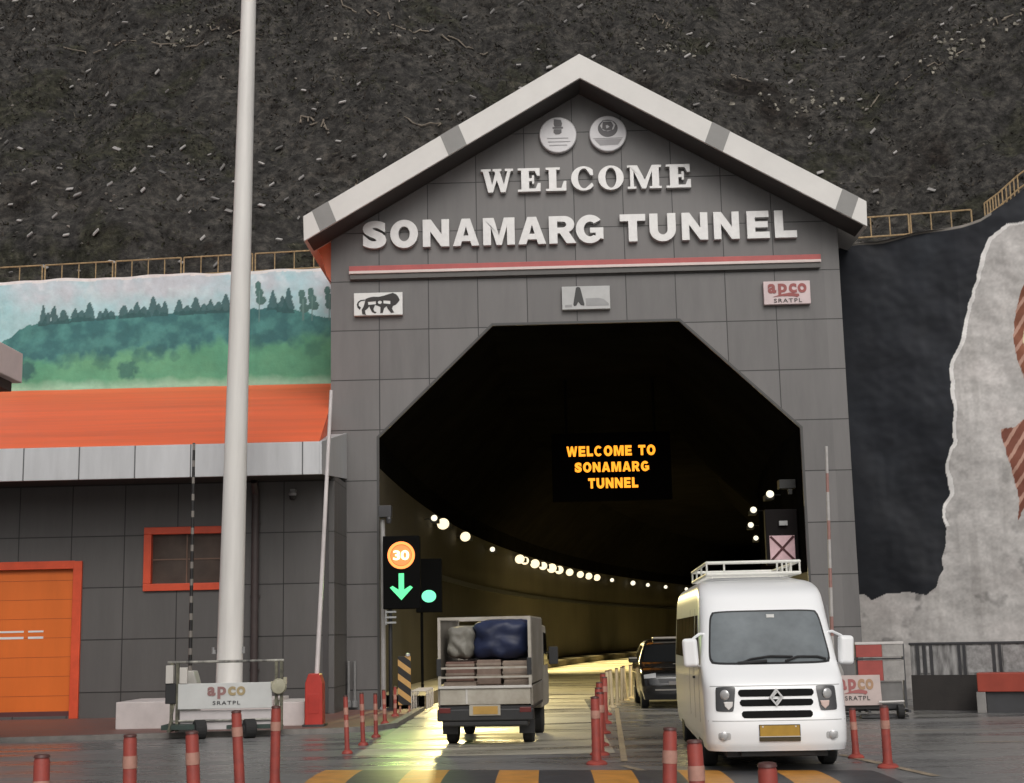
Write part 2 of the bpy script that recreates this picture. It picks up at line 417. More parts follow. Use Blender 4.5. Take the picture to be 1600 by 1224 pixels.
mb = MB(); sweep(mb, lambda s: [(roff(s) - 1.0, -.02), (roff(s) - 1.0, .32), (roff(s) - .01, .36)], -.438, S1, 90); obj('walkway', mb, WALL_T, bore, fixn=False)
mb = MB(); sweep(mb, lambda s: [(-5.04, 3.55), (-4.96, 3.55), (-4.96, 3.72), (-5.04, 3.72)], 1, S1, 90); obj('cable_tray', mb, DARK, bore)

# lamps along both walls
LAMP_BIG = mat('lamp_glow_big', (.9, .8, .6), .5, var=0, emit=(1, .84, .55), es=1.9)
LAMP_SMALL = mat('lamp_glow_small', (.9, .85, .7), .5, var=0, emit=(1, .92, .72), es=1.7)
WARM = (1.0, .81, .36)
def tunnel_lamp(s, off, z, size, material, energy, label, group, tilt):
    x, y, _ = axis_pt(s, off, z)
    th = s / RC
    t = thing('tunnel_lamp', label, 'lamp', (x, y, z), -th, group)
    mb = MB(); mb.box(-.5 * size, .5 * size, -.12, .42, -.03, .24 * size + .05); obj('housing', mb, DARK, t, bevel=.01)
    mb = MB()
    mb.lathe([(size * .02, 0), (size * .3, .012), (size * .42, .05), (size * .45, .08)], 18)
    mb.rot(Matrix.Translation((0, -.125, .1)) @ Matrix.Rotation(R(72), 4, 'X') @ Matrix.Translation((0, 0, -.05)))
    obj('lens', mb, material, t, smooth=50)
    sg = 1 if off < 0 else -1
    mb = MB(); mb.box(-sg * size * .5, -sg * size * .5 - sg * .02, -.05, .3, 0, .1); mb.cyl((0, .1, .1), (-sg * (abs(off) and .55), .1, .1), .02, n=8); obj('bracket', mb, DARK, t)
    if energy:
        ld = bpy.data.lights.new('tunnel_lamp_light', 'SPOT'); ld.energy = energy * (3.2 if (off < 0 and s < 30) else 8.5); ld.color = WARM; ld.spot_size = R(50 if (off < 0 and s < 30) else 82); ld.spot_blend = 1.0; ld.shadow_soft_size = .16
        lo = bpy.data.objects.new('tunnel_lamp_light', ld); COL.objects.link(lo); lo.parent = t; lo.location = (sg * .35, -.25, -.15)
        d = Vector((sg * .36, -1., -.40) if (off < 0 and s < 30) else (sg * .72, tilt, -1.0)).normalized(); lo.rotation_euler = d.to_track_quat('-Z', 'Y').to_euler()
GL = 'warm lamps strung along the left tunnel wall'
for s, size, e, cl in ((10, .22, 500, 0), (12.4, .44, 1300, 1), (18.6, .42, 1300, 1), (26.6, .24, 500, 0),
                       (35, .52, 1200, 2), (36.6, .46, 0, 2), (39.8, .54, 1200, 2), (42.4, .5, 0, 2), (45.2, .6, 1200, 2), (47.6, .55, 0, 2), (51, .5, 1200, 2), (54.5, .48, 0, 2), (57.3, .5, 1200, 2), (60, .5, 0, 2),
                       (65, .30, 500, 3), (72, .40, 900, 3), (77, .32, 500, 3), (83, .32, 500, 3), (90, .32, 500, 3)):
    lb = {0: 'small round lamp between the big ones on the left tunnel wall', 1: 'large glowing round lamp high on the left tunnel wall near the entrance',
          2: 'round lamp in the dense bright string on the left tunnel wall', 3: 'small far lamp beyond the bright string on the left tunnel wall'}[cl]
    tunnel_lamp(s, -4.72, 5.2, size, LAMP_BIG if cl in (1, 2) else LAMP_SMALL, e, lb, GL, -.8 if s < 30 else -.35)
for s, dx, z, e in ((3.2, 0, 5.05, 250), (10, .1, 5.2, 300), (16.5, .2, 5.2, 300), (24, .2, 5.2, 300), (34, .2, 5.2, 300)):
    tunnel_lamp(s, roff(s) - .3, z, .22, LAMP_SMALL, e, 'small white lamp in the short row on the right tunnel wall', 'white lamps on the right tunnel wall', -.2)

# ------------------------------------------------------------------ facade lettering
OX = lambda l: l
SERIF = {
 'W': (1.0, [(0, 1), (0, .9), (.06, .9), (.22, 0), (.37, 0), (.49, .52), (.61, 0), (.76, 0), (.93, .9), (1, .9), (1, 1), (.74, 1), (.74, .9), (.82, .9), (.71, .34), (.585, .9), (.64, .9), (.64, 1), (.36, 1), (.36, .9), (.42, .9), (.44, .80), (.345, .34), (.245, .9), (.31, .9), (.31, 1)], []),
 'E': (.8, [(0, 0), (.8, 0), (.8, .36), (.7, .36), (.62, .13), (.4, .13), (.4, .44), (.5, .44), (.5, .33), (.58, .33), (.58, .69), (.5, .69), (.5, .57), (.4, .57), (.4, .87), (.6, .87), (.68, .66), (.78, .66), (.78, 1), (0, 1), (0, .9), (.12, .9), (.12, .1), (0, .1)], []),
 'L': (.8, [(0, 0), (.8, 0), (.8, .42), (.7, .42), (.6, .13), (.42, .13), (.42, .9), (.56, .9), (.56, 1), (0, 1), (0, .9), (.12, .9), (.12, .1), (0, .1)], []),
 'M': (1.0, [(0, 0), (.26, 0), (.26, .1), (.19, .1), (.19, .75), (.42, 0), (.54, 0), (.72, .72), (.72, .1), (.64, .1), (.64, 0), (1, 0), (1, .1), (.93, .1), (.93, .9), (1, .9), (1, 1), (.72, 1), (.51, .38), (.30, 1), (0, 1), (0, .9), (.08, .9), (.08, .1), (0, .1)], []),
 'O': (1.0, ell(.5, .5, .5, .52, 32), [ell(.5, .5, .21, .42, 28)]),
 'C': (1.0, ell(.52, .5, .52, .52, 28, 42, 322) + [(.86, .32), (.78, .25)] + ell(.53, .5, .24, .42, 24, 305, 62)[0:] + [(.80, .62), (.92, .62)], []),
}
wl = thing('facade_lettering', 'silver raised slab serif word under the two round emblems', 'sign lettering')
def wx(v): return -2.47 + (v - 85) / 1423 * 5.14
for ch, a, b in (('W', 85, 305), ('E', 335, 490), ('L', 525, 665), ('C', 697, 850), ('O', 880, 1055), ('M', 1078, 1310), ('E', 1340, 1508)):
    w, P, H = SERIF[ch]
    x0, x1 = wx(a), wx(b); z0, hz = 12.36, .60
    xs = [q[0] for q in P]; mn, mx = min(xs), max(xs)
    f = lambda q: (x0 + (q[0] - mn) / (mx - mn) * (x1 - x0), z0 + q[1] * hz)
    mb = MB(); mb.prism([f(q) for q in P], -.15, -.002, holes=[[f(q) for q in h] for h in H])
    obj('letter', mb, SILVER, wl, bevel=.006)
BLOCK = {
 'N': ([(0, 0), (.29, 0), (.29, .55), (.69, 0), (1, 0), (1, 1), (.71, 1), (.71, .45), (.31, 1), (0, 1)], []),
 'A': ([(0, 0), (.29, 0), (.345, .17), (.655, .17), (.71, 0), (1, 0), (.66, 1), (.34, 1)], [[(.41, .38), (.59, .38), (.5, .70)]]),
 'M': ([(0, 0), (.25, 0), (.25, .66), (.415, 0), (.585, 0), (.75, .66), (.75, 0), (1, 0), (1, 1), (.66, 1), (.5, .36), (.34, 1), (0, 1)], []),
 'T': ([(.33, 0), (.67, 0), (.67, .75), (1, .75), (1, 1), (0, 1), (0, .75), (.33, .75)], []),
 'U': ([(0, 1)] + ell(.5, .42, .5, .44, 20, 180, 360) + [(1, 1), (.68, 1)] + ell(.5, .42, .18, .19, 14, 360, 180) + [(.32, 1)], []),
 'E': ([(0, 0), (1, 0), (1, .24), (.37, .24), (.37, .39), (.93, .39), (.93, .62), (.37, .62), (.37, .76), (.98, .76), (.98, 1), (0, 1)], []),
 'L': ([(0, 0), (1, 0), (1, .26), (.40, .26), (.40, 1), (0, 1)], []),
 'O': (ell(.5, .5, .5, .52, 36), [ell(.5, .5, .2, .27, 28)]),
 'R': ([(0, 0), (.31, 0), (.31, .37), (.40, .37), (.64, 0), (1, 0), (.73, .42)] + ell(.55, .69, .39, .31, 14, -50, 90) + [(0, 1)], [[(.31, .58), (.53, .58)] + ell(.53, .69, .11, .1, 8, -80, 80) + [(.31, .80)]]),
 'G': (ell(.5, .5, .5, .52, 34, 38, 318) + [(.98, .12), (.98, .55), (.5, .55), (.5, .36), (.70, .36), (.70, .25)] + ell(.5, .5, .21, .27, 24, 305, 48), []),
 'W': ([(.18, 0), (.38, 0), (.5, .55), (.62, 0), (.82, 0), (1, 1), (.80, 1), (.71, .40), (.59, 1), (.41, 1), (.29, .40), (.20, 1), (0, 1)], []),
 'C': (ell(.5, .5, .5, .52, 34, 40, 320) + ell(.52, .5, .26, .29, 24, 310, 50), []),
}
def block(ch, x0, x1, z0, z1, y0, y1):
    if ch not in BLOCK: return glyphs(ch, x0, x1, z0, z1, y0, y1, off=.06)
    P, H = BLOCK[ch]; f = lambda q: (x0 + q[0] * (x1 - x0), z0 + q[1] * (z1 - z0))
    mb = MB(); mb.prism([f(q) for q in P], y0, y1, holes=[[f(q) for q in h] for h in H]); return mb
sl = thing('facade_lettering', 'largest raised silver block letters in one row above the red strip', 'sign lettering')
def sx_(v): return -5.38 + (v - 45) / 1498 * 10.56
for ch, a, b in (('S', 45, 127), ('O', 140, 237), ('N', 253, 345), ('A', 357, 449), ('M', 462, 572), ('A', 583, 680), ('R', 690, 784), ('G', 783, 880), ('T', 935, 1024), ('U', 1037, 1128), ('N', 1148, 1238), ('N', 1258, 1346), ('E', 1372, 1450), ('L', 1467, 1543)):
    obj('letter', block(ch, sx_(a), sx_(b), 11.03, 11.72, -.15, -.002), SILVER, sl, bevel=.006 if ch in BLOCK else 0)

# LED message sign hanging in the tunnel
LEDM = mat('amber_led', (.3, .12, .01), .5, var=0, emit=(1, .33, .02), es=2.2)
sg = thing('led_sign', 'black hanging message board with three rows of glowing amber letters', 'led sign', (.9, 8, 6.5))
mb = MB(); mb.box(-1.75, 1.75, 0, .3, -1.0, 1.0); obj('display_board', mb, mat('led_board_black', (.004, .0035, .0035), .8, var=.1, spec=0), sg, bevel=.02)
mb = MB()
for x in (-1.3, 1.3): mb.cyl((x, .15, 1.0), (x, .15, 2.62), .04, n=8)
obj('hanger', mb, CEIL_T, sg)
ADV = {'W': 1.25, 'E': .78, 'L': .72, 'C': .95, 'O': 1.0, 'M': 1.15, 'T': .82, 'S': .82, 'N': .92, 'A': 1.0, 'R': .9, 'G': .98, 'U': .92, ' ': .45}
for txt, x0, x1, z0, z1 in (('WELCOME TO', -1.31, 1.30, .31, .61), ('SONAMARG', -1.08, 1.10, -.16, .13), ('TUNNEL', -.70, .76, -.64, -.34)):
    tot = sum(ADV[c] for c in txt) + .16 * (len(txt) - 1); k = (x1 - x0) / tot; x = x0; row = MB()
    for c in txt:
        w_ = ADV[c] * k
        if c != ' ': g_ = block(c, x, x + w_, z0, z1, -.012, -.001); row.add(g_.v, g_.f)
        x += w_ + .16 * k
    obj('lettering', row, LEDM, sg)

# boards and roundels on the facade
def board(name, label, x0, x1, z0, z1, m=WHITE):
    t = thing(name, label, 'sign', ((x0 + x1) / 2, 0, (z0 + z1) / 2))
    w, h = (x1 - x0) / 2, (z1 - z0) / 2
    mb = MB(); mb.box(-w, w, -.14, -.002, -h, h); obj('board', mb, m, t, bevel=.008)
    return t, w, h
INK = mat('dark_brown_ink', (.018, .014, .013), .5, var=.1)
lb, w, h = board('emblem_board', 'white board with a dark striding lion emblem on the left pillar', -5.6, -4.42, 9.36, 9.92, WHITE)
def lp(cx, cz): return (-w + (cx - 200) / 1010 * 2 * w, h - (cz - 215) / 475 * 2 * h)
lion = [(440, 345), (520, 315), (600, 300), (720, 305), (830, 283), (930, 250), (1010, 228), (1080, 260), (1120, 310), (1152, 380), (1120, 430), (1070, 480), (1010, 505), (990, 560), (1035, 640), (970, 650), (900, 560), (880, 505), (830, 545), (800, 640), (748, 650), (752, 520), (690, 490), (640, 475), (605, 560), (625, 610), (670, 625), (640, 655), (575, 620), (535, 545), (520, 495), (480, 550), (432, 585), (440, 650), (460, 685), (372, 660), (362, 570), (400, 505), (428, 420)]
holes = [[(490, 405), (660, 392), (655, 460), (500, 470)], ell(740, 420, 42, 36, 12), [(812, 380), (958, 392), (958, 465), (815, 445)]]
mb = MB(); mb.prism([lp(*q) for q in lion], -.150, -.141, holes=[[lp(*q) for q in hh] for hh in holes])
obj('lion_emblem', mb, INK, lb)
tail = [(430, 355), (340, 362), (285, 400), (262, 455), (275, 520), (325, 572), (345, 520), (300, 480), (300, 425), (350, 385), (430, 375)]
mb = MB(); mb.prism([lp(*q) for q in tail], -.150, -.141); obj('lion_tail', mb, INK, lb)
ab, w, h = board('emblem_board', 'pale grey board with a dark letter A shaped emblem above the opening', -.56, .60, 9.38, 9.95, mat('pale_grey_board', (.46, .46, .455), .45, var=.1, scale=2))
def ap(cx, cz): return (-w + (cx - 230) / 980 * 2 * w, h - (cz - 270) / 430 * 2 * h)
mb = MB(); mb.prism([ap(*q) for q in [(520, 295), (560, 280), (605, 295), (635, 400), (685, 605), (675, 635), (610, 620), (560, 560), (520, 630), (470, 640), (458, 605), (500, 400)]], -.150, -.141); obj('letter_emblem', mb, mat('charcoal_ink', (.035, .035, .035), .5), ab)
mb = MB(); mb.prism([ap(*q) for q in [(710, 500), (980, 495), (1080, 520), (1180, 600), (1180, 640), (720, 640)]], -.146, -.141); FPR = mat('faint_grey_print', (.30, .30, .30), .5); obj('faint_print', mb, FPR, ab)
mb = MB(); mb.prism([ap(*q) for q in [(290, 615), (430, 610), (430, 655), (290, 660)]], -.146, -.141); obj('faint_print', mb, FPR, ab)
LOGO_R = mat('logo_maroon', (.30, .075, .07), .5, var=.15); LOGO_G = mat('logo_ochre', (.33, .19, .10), .5, var=.15)
def apco(parent, w, h, y, m1, m2, txt2=True, tcol=INK, parts=True, sw=True):
    """four round outlined letters a p c o over a swoosh and a small row of capitals"""
    for i, (ch, xa, xb) in enumerate((('a', -.82, -.46), ('p', -.38, .0), ('c', .08, .42), ('o', .46, .84))):
        lo = -.05 if ch != 'p' else -.32
        obj('logo_letter', glyphs(ch, xa * w, xb * w, lo * h, .78 * h, y - .009, y, off=.04), m1 if i < 2 else m2, parent)
    if sw:
        P = [(-.62, -.36), (-.2, -.12), (.1, -.02), (.5, -.14), (.52, -.3), (.42, -.42), (.3, -.34), (-.2, -.3)]
        mb = MB(); mb.prism([(a * w, b * h) for a, b in P], y - .011, y - .001); obj('logo_swoosh', mb, m1, parent)
    obj('lettering', glyphs('SRATPL', -.58 * w, .62 * w, -.86 * h, -.52 * h, y - .008, y, off=.01, space=1.25), tcol, parent)
cb, w, h = board('company_board', 'white board with four maroon round letters on the right pillar', 4.30, 5.42, 9.38, 9.95, mat('pinkish_board', (.62, .50, .50), .45, var=.1, scale=3))
apco(cb, w, h, -.141, LOGO_R, LOGO_R)
DISC = mat('aluminium_disc', (.56, .55, .56), .4, metal=.15, var=.06)
GREYP = mat('grey_print', (.13, .125, .13), .5, var=.1)
LG = mat('light_grey_print', (.34, .33, .34), .5)
for cx, lbl, k in ((-.55, 'silver round emblem with two stacked dark marks, left of the pair', 0), (.68, 'silver round emblem with a dark crest and ring, right of the pair', 1)):
    t = thing('round_emblem', lbl, 'emblem', (cx, 0, 13.80))
    mb = MB(); mb.lathe([(.445, 0), (.46, .01), (.46, .12), (.44, .135)], 40); mb.rot(Matrix.Rotation(R(90), 4, 'X')); obj('disc', mb, DISC, t, smooth=30)
    y0, y1 = -.146, -.136
    if k == 0:
        mb = MB(); mb.prism([(-.09, .40), (.08, .38), (.11, .28), (.09, .21), (-.08, .21), (-.1, .27)], y0, y1); mb.prism([(-.1, .14), (.09, .14), (.09, .05), (.03, .01), (-.06, .01), (-.11, .06)], y0, y1)
        mb.prism([(-.13, .20), (.13, .20), (.13, .155), (-.13, .155)], y0 + .002, y1)
        obj('capital_mark', mb, GREYP, t)
        obj('lettering', glyphs('GOVT OF', -.26, .24, -.16, -.09, y0, y1, off=.0), LG, t) if False else None
        mb = MB(); mb.box(-.27, .25, y0 + .003, y1, -.10, -.08); mb.box(-.25, .3, y0 + .003, y1, -.19, -.17); mb.box(-.22, .22, y0 + .003, y1, -.28, -.26); obj('caption_lines', mb, LG, t)
    else:
        mb = MB(); mb.prism(ell(.0, .13, .245, .22, 28), y0, y1, holes=[[(-.19, .2), (-.12, .08), (0, .05), (.14, .1), (.19, .22), (.1, .34), (-.12, .34)]])
        mb.prism([(-.12, .30), (.09, .30), (.14, .2), (.1, .09), (-.04, .07), (-.14, .12)], y0 - .001, y1, holes=[[(-.05, .2), (-.01, .22), (.05, .17), (-.03, .12)]])
        obj('crest_mark', mb, GREYP, t)
        mb = MB(); mb.box(-.37, .36, y0 + .003, y1, -.135, -.115); mb.prism([(-.34, -.15), (.34, -.15), (.24, -.3), (-.2, -.31)], y0 + .007, y1); obj('caption_lines', mb, LG, t)

# ------------------------------------------------------------------ building left of the portal
BW = panel_mat('dark_grey_wall_panels', (.098, .093, .090), -8.12, 1.19, 4.03, 1.14, tint=.06)
bld = thing('plant_building', 'low grey panelled building with orange roof and white fascia beside the portal', 'building')
mb = MB(); mb.prism([(-34, 0), (-5.95, 0), (-5.95, 5.3), (-34, 5.3)], -2.0, -1.8, holes=[[(-15.4, .12), (-11.62, .12), (-11.62, 3.32), (-15.4, 3.32)], [(-9.9, 2.94), (-8.3, 2.94), (-8.3, 4.06), (-9.9, 4.06)]])
mb.box(-5.95, -5.80, -1.995, -.005, 0, 5.3)
obj('wall', mb, BW, bld)
ROOFM = mat('orange_metal_roof', (.80, .135, .045), .5, var=.14, scale=.9, stretch=(.18, 2.2, 1), bump=.05, bscale=3)
mb = MB(); n = 56
prof = [(-3.80, 5.80), (4.0, 8.46)]
for i in range(n):
    xa = -34 + i * .5; xb = xa + .5
    if xb > -5.8: break
rxe = lambda v: float(np.interp(-3.8 + 7.8 * v, [-3.8, 0, 4], [-5.86, -6.22, -6.22])) + 34
mb.grid(lambda u, v: (-34 + rxe(v) * u, -3.80 + 7.8 * v, 5.80 + 2.66 * v), 56, 10)
mb.grid(lambda u, v: (-34 + rxe(v) * u, -3.80 + 7.8 * v, 5.66 + 2.66 * v), 1, 6, True)
roof = obj('roof', mb, ROOFM, bld, fixn=False)
FASC = panel_mat('white_fascia_panels', (.50, .505, .515), -6.20, 1.19, 0, 20, w=.028, rough=.4, tint=.05)
mb = MB(); mb.box(-34, -5.84, -3.88, -3.78, 5.10, 5.80); mb.prism([(-3.88, 5.10), (-3.88, 5.80), (-.01, 6.52), (-.01, 5.42)], -5.84, -5.79, 'YZ'); mb.prism([(-3.78, 5.78), (-3.78, 5.80), (-.01, 6.50), (-.01, 6.48)], -6.24, -5.841, 'YZ')
fas = obj('fascia', mb, FASC, bld, bevel=.008)
mb = MB(); mb.add([(-5.87, -3.78, 5.78), (-6.23, -.01, 6.48), (-6.23, -.01, 7.085)], [(0, 1, 2)]); mb.add([(-5.89, -3.78, 5.78), (-6.25, -.01, 6.48), (-6.25, -.01, 7.085)], [(0, 2, 1)]); obj('roof_end', mb, ROOFM, roof, fixn=False)
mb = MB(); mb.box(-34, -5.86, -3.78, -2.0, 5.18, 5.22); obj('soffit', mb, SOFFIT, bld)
# roller door
dr = obj('roller_door', MB().box(-15.4, -11.62, -1.93, -1.85, .12, 3.32), mat('orange_roller_door', (.72, .155, .02), .45, var=.1, scale=1.2, stretch=(1, 1, .25)), bld)
mb = MB(); mb.box(-15.6, -11.6, -2.06, -1.82, 3.32, 3.50); mb.box(-11.62, -11.42, -2.063, -1.82, .06, 3.49); mb.box(-15.6, -15.4, -2.06, -1.82, .06, 3.319)
obj('door_frame', mb, mat('red_orange_frame', (.68, .085, .03), .45, var=.12), dr, bevel=.01)
mb = MB(); mb.box(-15.4, -11.62, -1.99, -1.83, .06, .22); obj('threshold', mb, mat('dark_red_threshold', (.10, .03, .03), .6), dr)
for xa, xb in ((-13.5, -12.72), (-12.62, -12.28)):
    for za, zb in ((1.94, 1.98), (1.80, 1.85)): obj('lettering', MB().box(xa, xb, -1.937, -1.931, za, zb), WHITE, dr)
mb = MB()
for i in range(7): mb.box(-15.4, -11.62, -1.934, -1.930, .55 + i * .42, .558 + i * .42)
obj('panel_joint', mb, mat('dark_orange_joint', (.32, .06, .015), .5), dr)
# window
mb = MB()
for b in ((-10.05, -8.17, 4.04, 4.20), (-10.05, -8.17, 2.79, 2.95), (-10.05, -9.88, 2.951, 4.039), (-8.32, -8.17, 2.951, 4.039)): mb.box(b[0], b[1], -2.07, -1.83, b[2], b[3])
win = obj('window', mb, mat('orange_window_frame', (.64, .08, .03), .45, var=.1), bld, bevel=.01)
obj('pane', MB().box(-9.88, -8.32, -1.93, -1.91, 2.95, 4.04), mat('brown_reflective_glass', (.075, .055, .045), .12, var=.35, scale=1.5), win)
mb = MB(); mb.box(-9.88, -8.32, -1.95, -1.935, 3.47, 3.50); mb.box(-9.12, -9.09, -1.952, -1.933, 2.951, 4.039); obj('glazing_bar', mb, mat('brown_bar', (.16, .09, .06), .5), win)
mb = MB(); mb.cyl((-7.55, -2.09, .1), (-7.55, -2.09, 4.9), .085); mb.tube([(-7.55, -2.09, 4.9), (-7.55, -2.3, 5.15)], .085)
for z in (1, 2.6, 4.2): mb.box(-7.66, -7.44, -2.05, -2.0, z, z + .05)
obj('drain_pipe', mb, mat('brown_pipe', (.06, .045, .043), .5, var=.15), bld, smooth=40)
mb = MB(); mb.box(-6.05, -5.93, -2.03, -2.001, .08, 5.15); obj('corner_pipe', mb, mat('dark_corner_trim', (.055, .05, .05), .5), bld)
mb = MB()
for x in (-5.74, -5.60): mb.cyl((x, -.14, .2), (x, -.14, 1.15), .035, n=8); mb.lathe([(.07, 0), (.07, .12), (.03, .16)], 10, (x, -.14, .1))
tag(obj('conduit_pair', mb, STEEL), 'pair of thin grey conduits at the foot of the left portal pillar', 'conduit')
cc = thing('security_camera', 'small black dome camera under the white fascia of the building', 'camera', (-6.70, -2.0, 4.82))
mb = MB(); mb.box(-.05, .05, -.25, 0, .10, .15); mb.lathe([(.08, 0), (.09, .05), (.06, .1)], 14, (0, -.22, .0)); obj('bracket', mb, mat('pale_bracket', (.3, .3, .3), .5), cc, smooth=40)
mb = MB(); mb.lathe([(.02, -.1), (.06, -.08), (.085, 0)], 14, (0, -.22, 0)); obj('dome', mb, BLACK, cc, smooth=50)

# canopy corner at the left edge
cn = thing('entrance_canopy', 'pale pink flat canopy corner with dark underside at the left edge', 'canopy', (-9.23, -12, 0))
CAN = mat('pinkish_white_render', (.82, .66, .63), .6, var=.1, scale=1.5)
mb = MB(); mb.box(-9, 0, -14, 0, 5.70, 6.17); obj('slab', mb, CAN, cn, bevel=.015)
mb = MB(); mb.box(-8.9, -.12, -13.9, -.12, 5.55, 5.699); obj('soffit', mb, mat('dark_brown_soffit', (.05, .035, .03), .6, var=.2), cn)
mb = MB(); mb.box(-4.2, -3.8, -2.4, -2.0, 0, 5.549); mb.box(-4.2, -3.8, -11, -10.6, 0, 5.549); obj('column', mb, CAN, cn, bevel=.02)

# ------------------------------------------------------------------ mural wall above the roof
def topL(x): return 11.60 + (x + 11) * .017 + .015 * math.sin(x * 2.1) + .012 * math.sin(x * 5.3 + 1)
NX, NZ = 480, 150
def mw(u, v):
    x = -18.5 + 12.4 * u; z = 7.9 + (topL(x) - 7.9) * v
    return (x, 4.0 + .09 * (float(mnoise.noise(Vector((x * .8, z * .8, 3)))) ), z)
mb = MB(); mb.grid(mw, NX, NZ)
nv = len(mb.v)
P = np.array(mb.v); X, Z = P[:, 0], P[:, 2]
hexl = lambda h: np.array(lin(h))
n1 = fbm(X, Z, .9, 1); n2 = fbm(X, Z, 3., 5); n3 = fbm(X, Z, 8., 9)
sky_a, sky_b, sky_c = hexl('b3bfc6'), hexl('98bfc6'), hexl('9fb4bd')
k = np.clip((n1 - .35) * 3.2, 0, 1)[:, None]; C = sky_a * k + sky_b * (1 - k)
k = np.clip((n2 - .55) * 4, 0, 1)[:, None] * .7; C = C * (1 - k) + hexl('ced6da') * k
k = np.clip((11.15 - Z) * 1.4 + (n2 - .5) * 1.2, 0, 1)[:, None] * .75; C = C * (1 - k) + hexl('8fc0c4') * k
base_x = [-18.5, -16, -15.34, -14.61, -13.38, -11.54, -9.7, -8.47, -6.94, -6]; base_z = [9.2, 9.6, 10.13, 10.36, 10.45, 10.53, 10.58, 10.64, 10.29, 10.2]
bz = np.interp(X, base_x, base_z) + (n2 - .5) * .25
forest = Z < bz
dk = hexl('336668'); md = hexl('47827e')
kk = np.clip((n2 - .35) * 3, 0, 1)[:, None]; FC = dk * (1 - kk) + md * kk
C = np.where(forest[:, None], FC, C)
trees = [(-14.66, 10.83), (-14.36, 10.79), (-14.1, 10.69), (-13.79, 10.71), (-13.4, 10.89), (-13.1, 10.63), (-12.8, 10.63), (-12.44, 10.77), (-12.09, 10.86), (-11.65, 11.0), (-11.33, 10.84), (-10.93, 10.89), (-10.48, 10.94), (-10.07, 10.87), (-9.64, 11.01), (-9.2, 11.02), (-8.36, 11.07), (-7.93, 11.13), (-14.52, 10.62), (-13.62, 10.66), (-12.95, 10.7), (-12.25, 10.66), (-11.9, 10.72), (-11.5, 10.8), (-10.7, 10.72), (-10.25, 10.76), (-9.85, 10.8), (-8.1, 10.9)]
for i, (tx, tz) in enumerate(trees):
    b = float(np.interp(tx, base_x, base_z)); wd = .10 + .06 * ((i * 37) % 5) / 4
    hgt = tz - b
    hw = wd * np.clip((tz - Z) / max(hgt, .1), 0, 1.2) ** .7 * (.35 + 1.15 * n3) + .012
    m = (Z < tz) & (Z > b - .1) & (np.abs(X - tx) < hw)
    C[m] = C[m] * .08 + .92 * hexl('2b5254') * (.8 + .5 * n3[m])[:, None]
for tx, tz in ((-8.73, 11.37), (-7.53, 11.11), (-7.29, 11.17), (-6.83, 11.19)):
    for q in range(3):
        zc = tz - .16 - .2 * q
        m = ((X - tx - .04 * (q - 1)) / (.09 + .03 * q)) ** 2 + ((Z - zc) / .13) ** 2 < .6 + .6 * n3
        C[m] = hexl('466a66')
    m = (np.abs(X - tx) < .018) & (Z < tz - .3) & (Z > 10.2); C[m] = hexl('5d7f7c')
gx = [-18.5, -15.32, -14.58, -13.35, -12.13, -10.91, -9.69, -8.47, -6.94, -6]; gz = [9.2, 9.45, 9.3, 9.42, 9.45, 9.55, 9.72, 9.64, 9.85, 9.9]
g = np.clip((np.interp(X, gx, gz) - Z) * 3.2 + (n2 - .5) * 2.2 + .3, 0, 1)[:, None]
GC = hexl('4f8f72') * (1 - np.clip(n1 * 1.6 - .4, 0, 1)[:, None]) + hexl('63a07c') * np.clip(n1 * 1.6 - .4, 0, 1)[:, None]
C = C * (1 - g) + GC * g
for tx, tz, r, a in ((-12.0, 9.35, .24, .5), (-13.0, 9.22, .26, .5), (-13.9, 9.33, .22, .4), (-11.5, 9.45, .18, .5), (-11.05, 9.3, .16, .4), (-12.3, 8.95, .3, .8), (-15.1, 9.0, .32, 1.), (-7.3, 9.4, .25, .4), (-8.9, 9.6, .3, .4)):
    dd = np.sqrt(((X - tx) / r) ** 2 + ((Z - tz) / (r * .9)) ** 2) + (n3 - .5) * .9
    m = np.clip((1.1 - dd) * 2.5, 0, 1)[:, None] * a; C = C * (1 - m) + hexl('35655f') * m
k = np.clip((8.75 - Z) * 4 + (n2 - .5), 0, 1)[:, None] * .6; C = C * (1 - k) + hexl('a9cdb4') * k
topz = np.array([topL(x) for x in X]); k = ((topz - Z) < .05 + .05 * n2)[:, None]; C = np.where(k, hexl('cfd0cf'), C)
lum = C.mean(1, keepdims=True); C = np.clip((lum + (C - lum) * 1.0) * 1.17, 0.01, .85)
mural = thing('mural_wall', 'retaining wall painted with a misty green forest under a pale sky', 'mural wall')
o = obj('painted_face', mb, paint_mat('forest_mural_paint', dirt=.28, bump=.4, bscale=3.5), mural, smooth=60); set_paint(o, C)
CONC = mat('old_concrete', (.22, .21, .20), .8, var=.25, scale=1.5, bump=.4, bscale=12)
mb = MB(); mb.prism([(-60, 0), (-6.25, 0), (-6.25, topL(-6.25) - .02), (-9, topL(-9) - .03), (-13, topL(-13) - .03), (-18.5, topL(-18.5) - .03), (-60, 11.3)], 4.12, 4.9)
obj('wall_body', mb, CONC, mural)

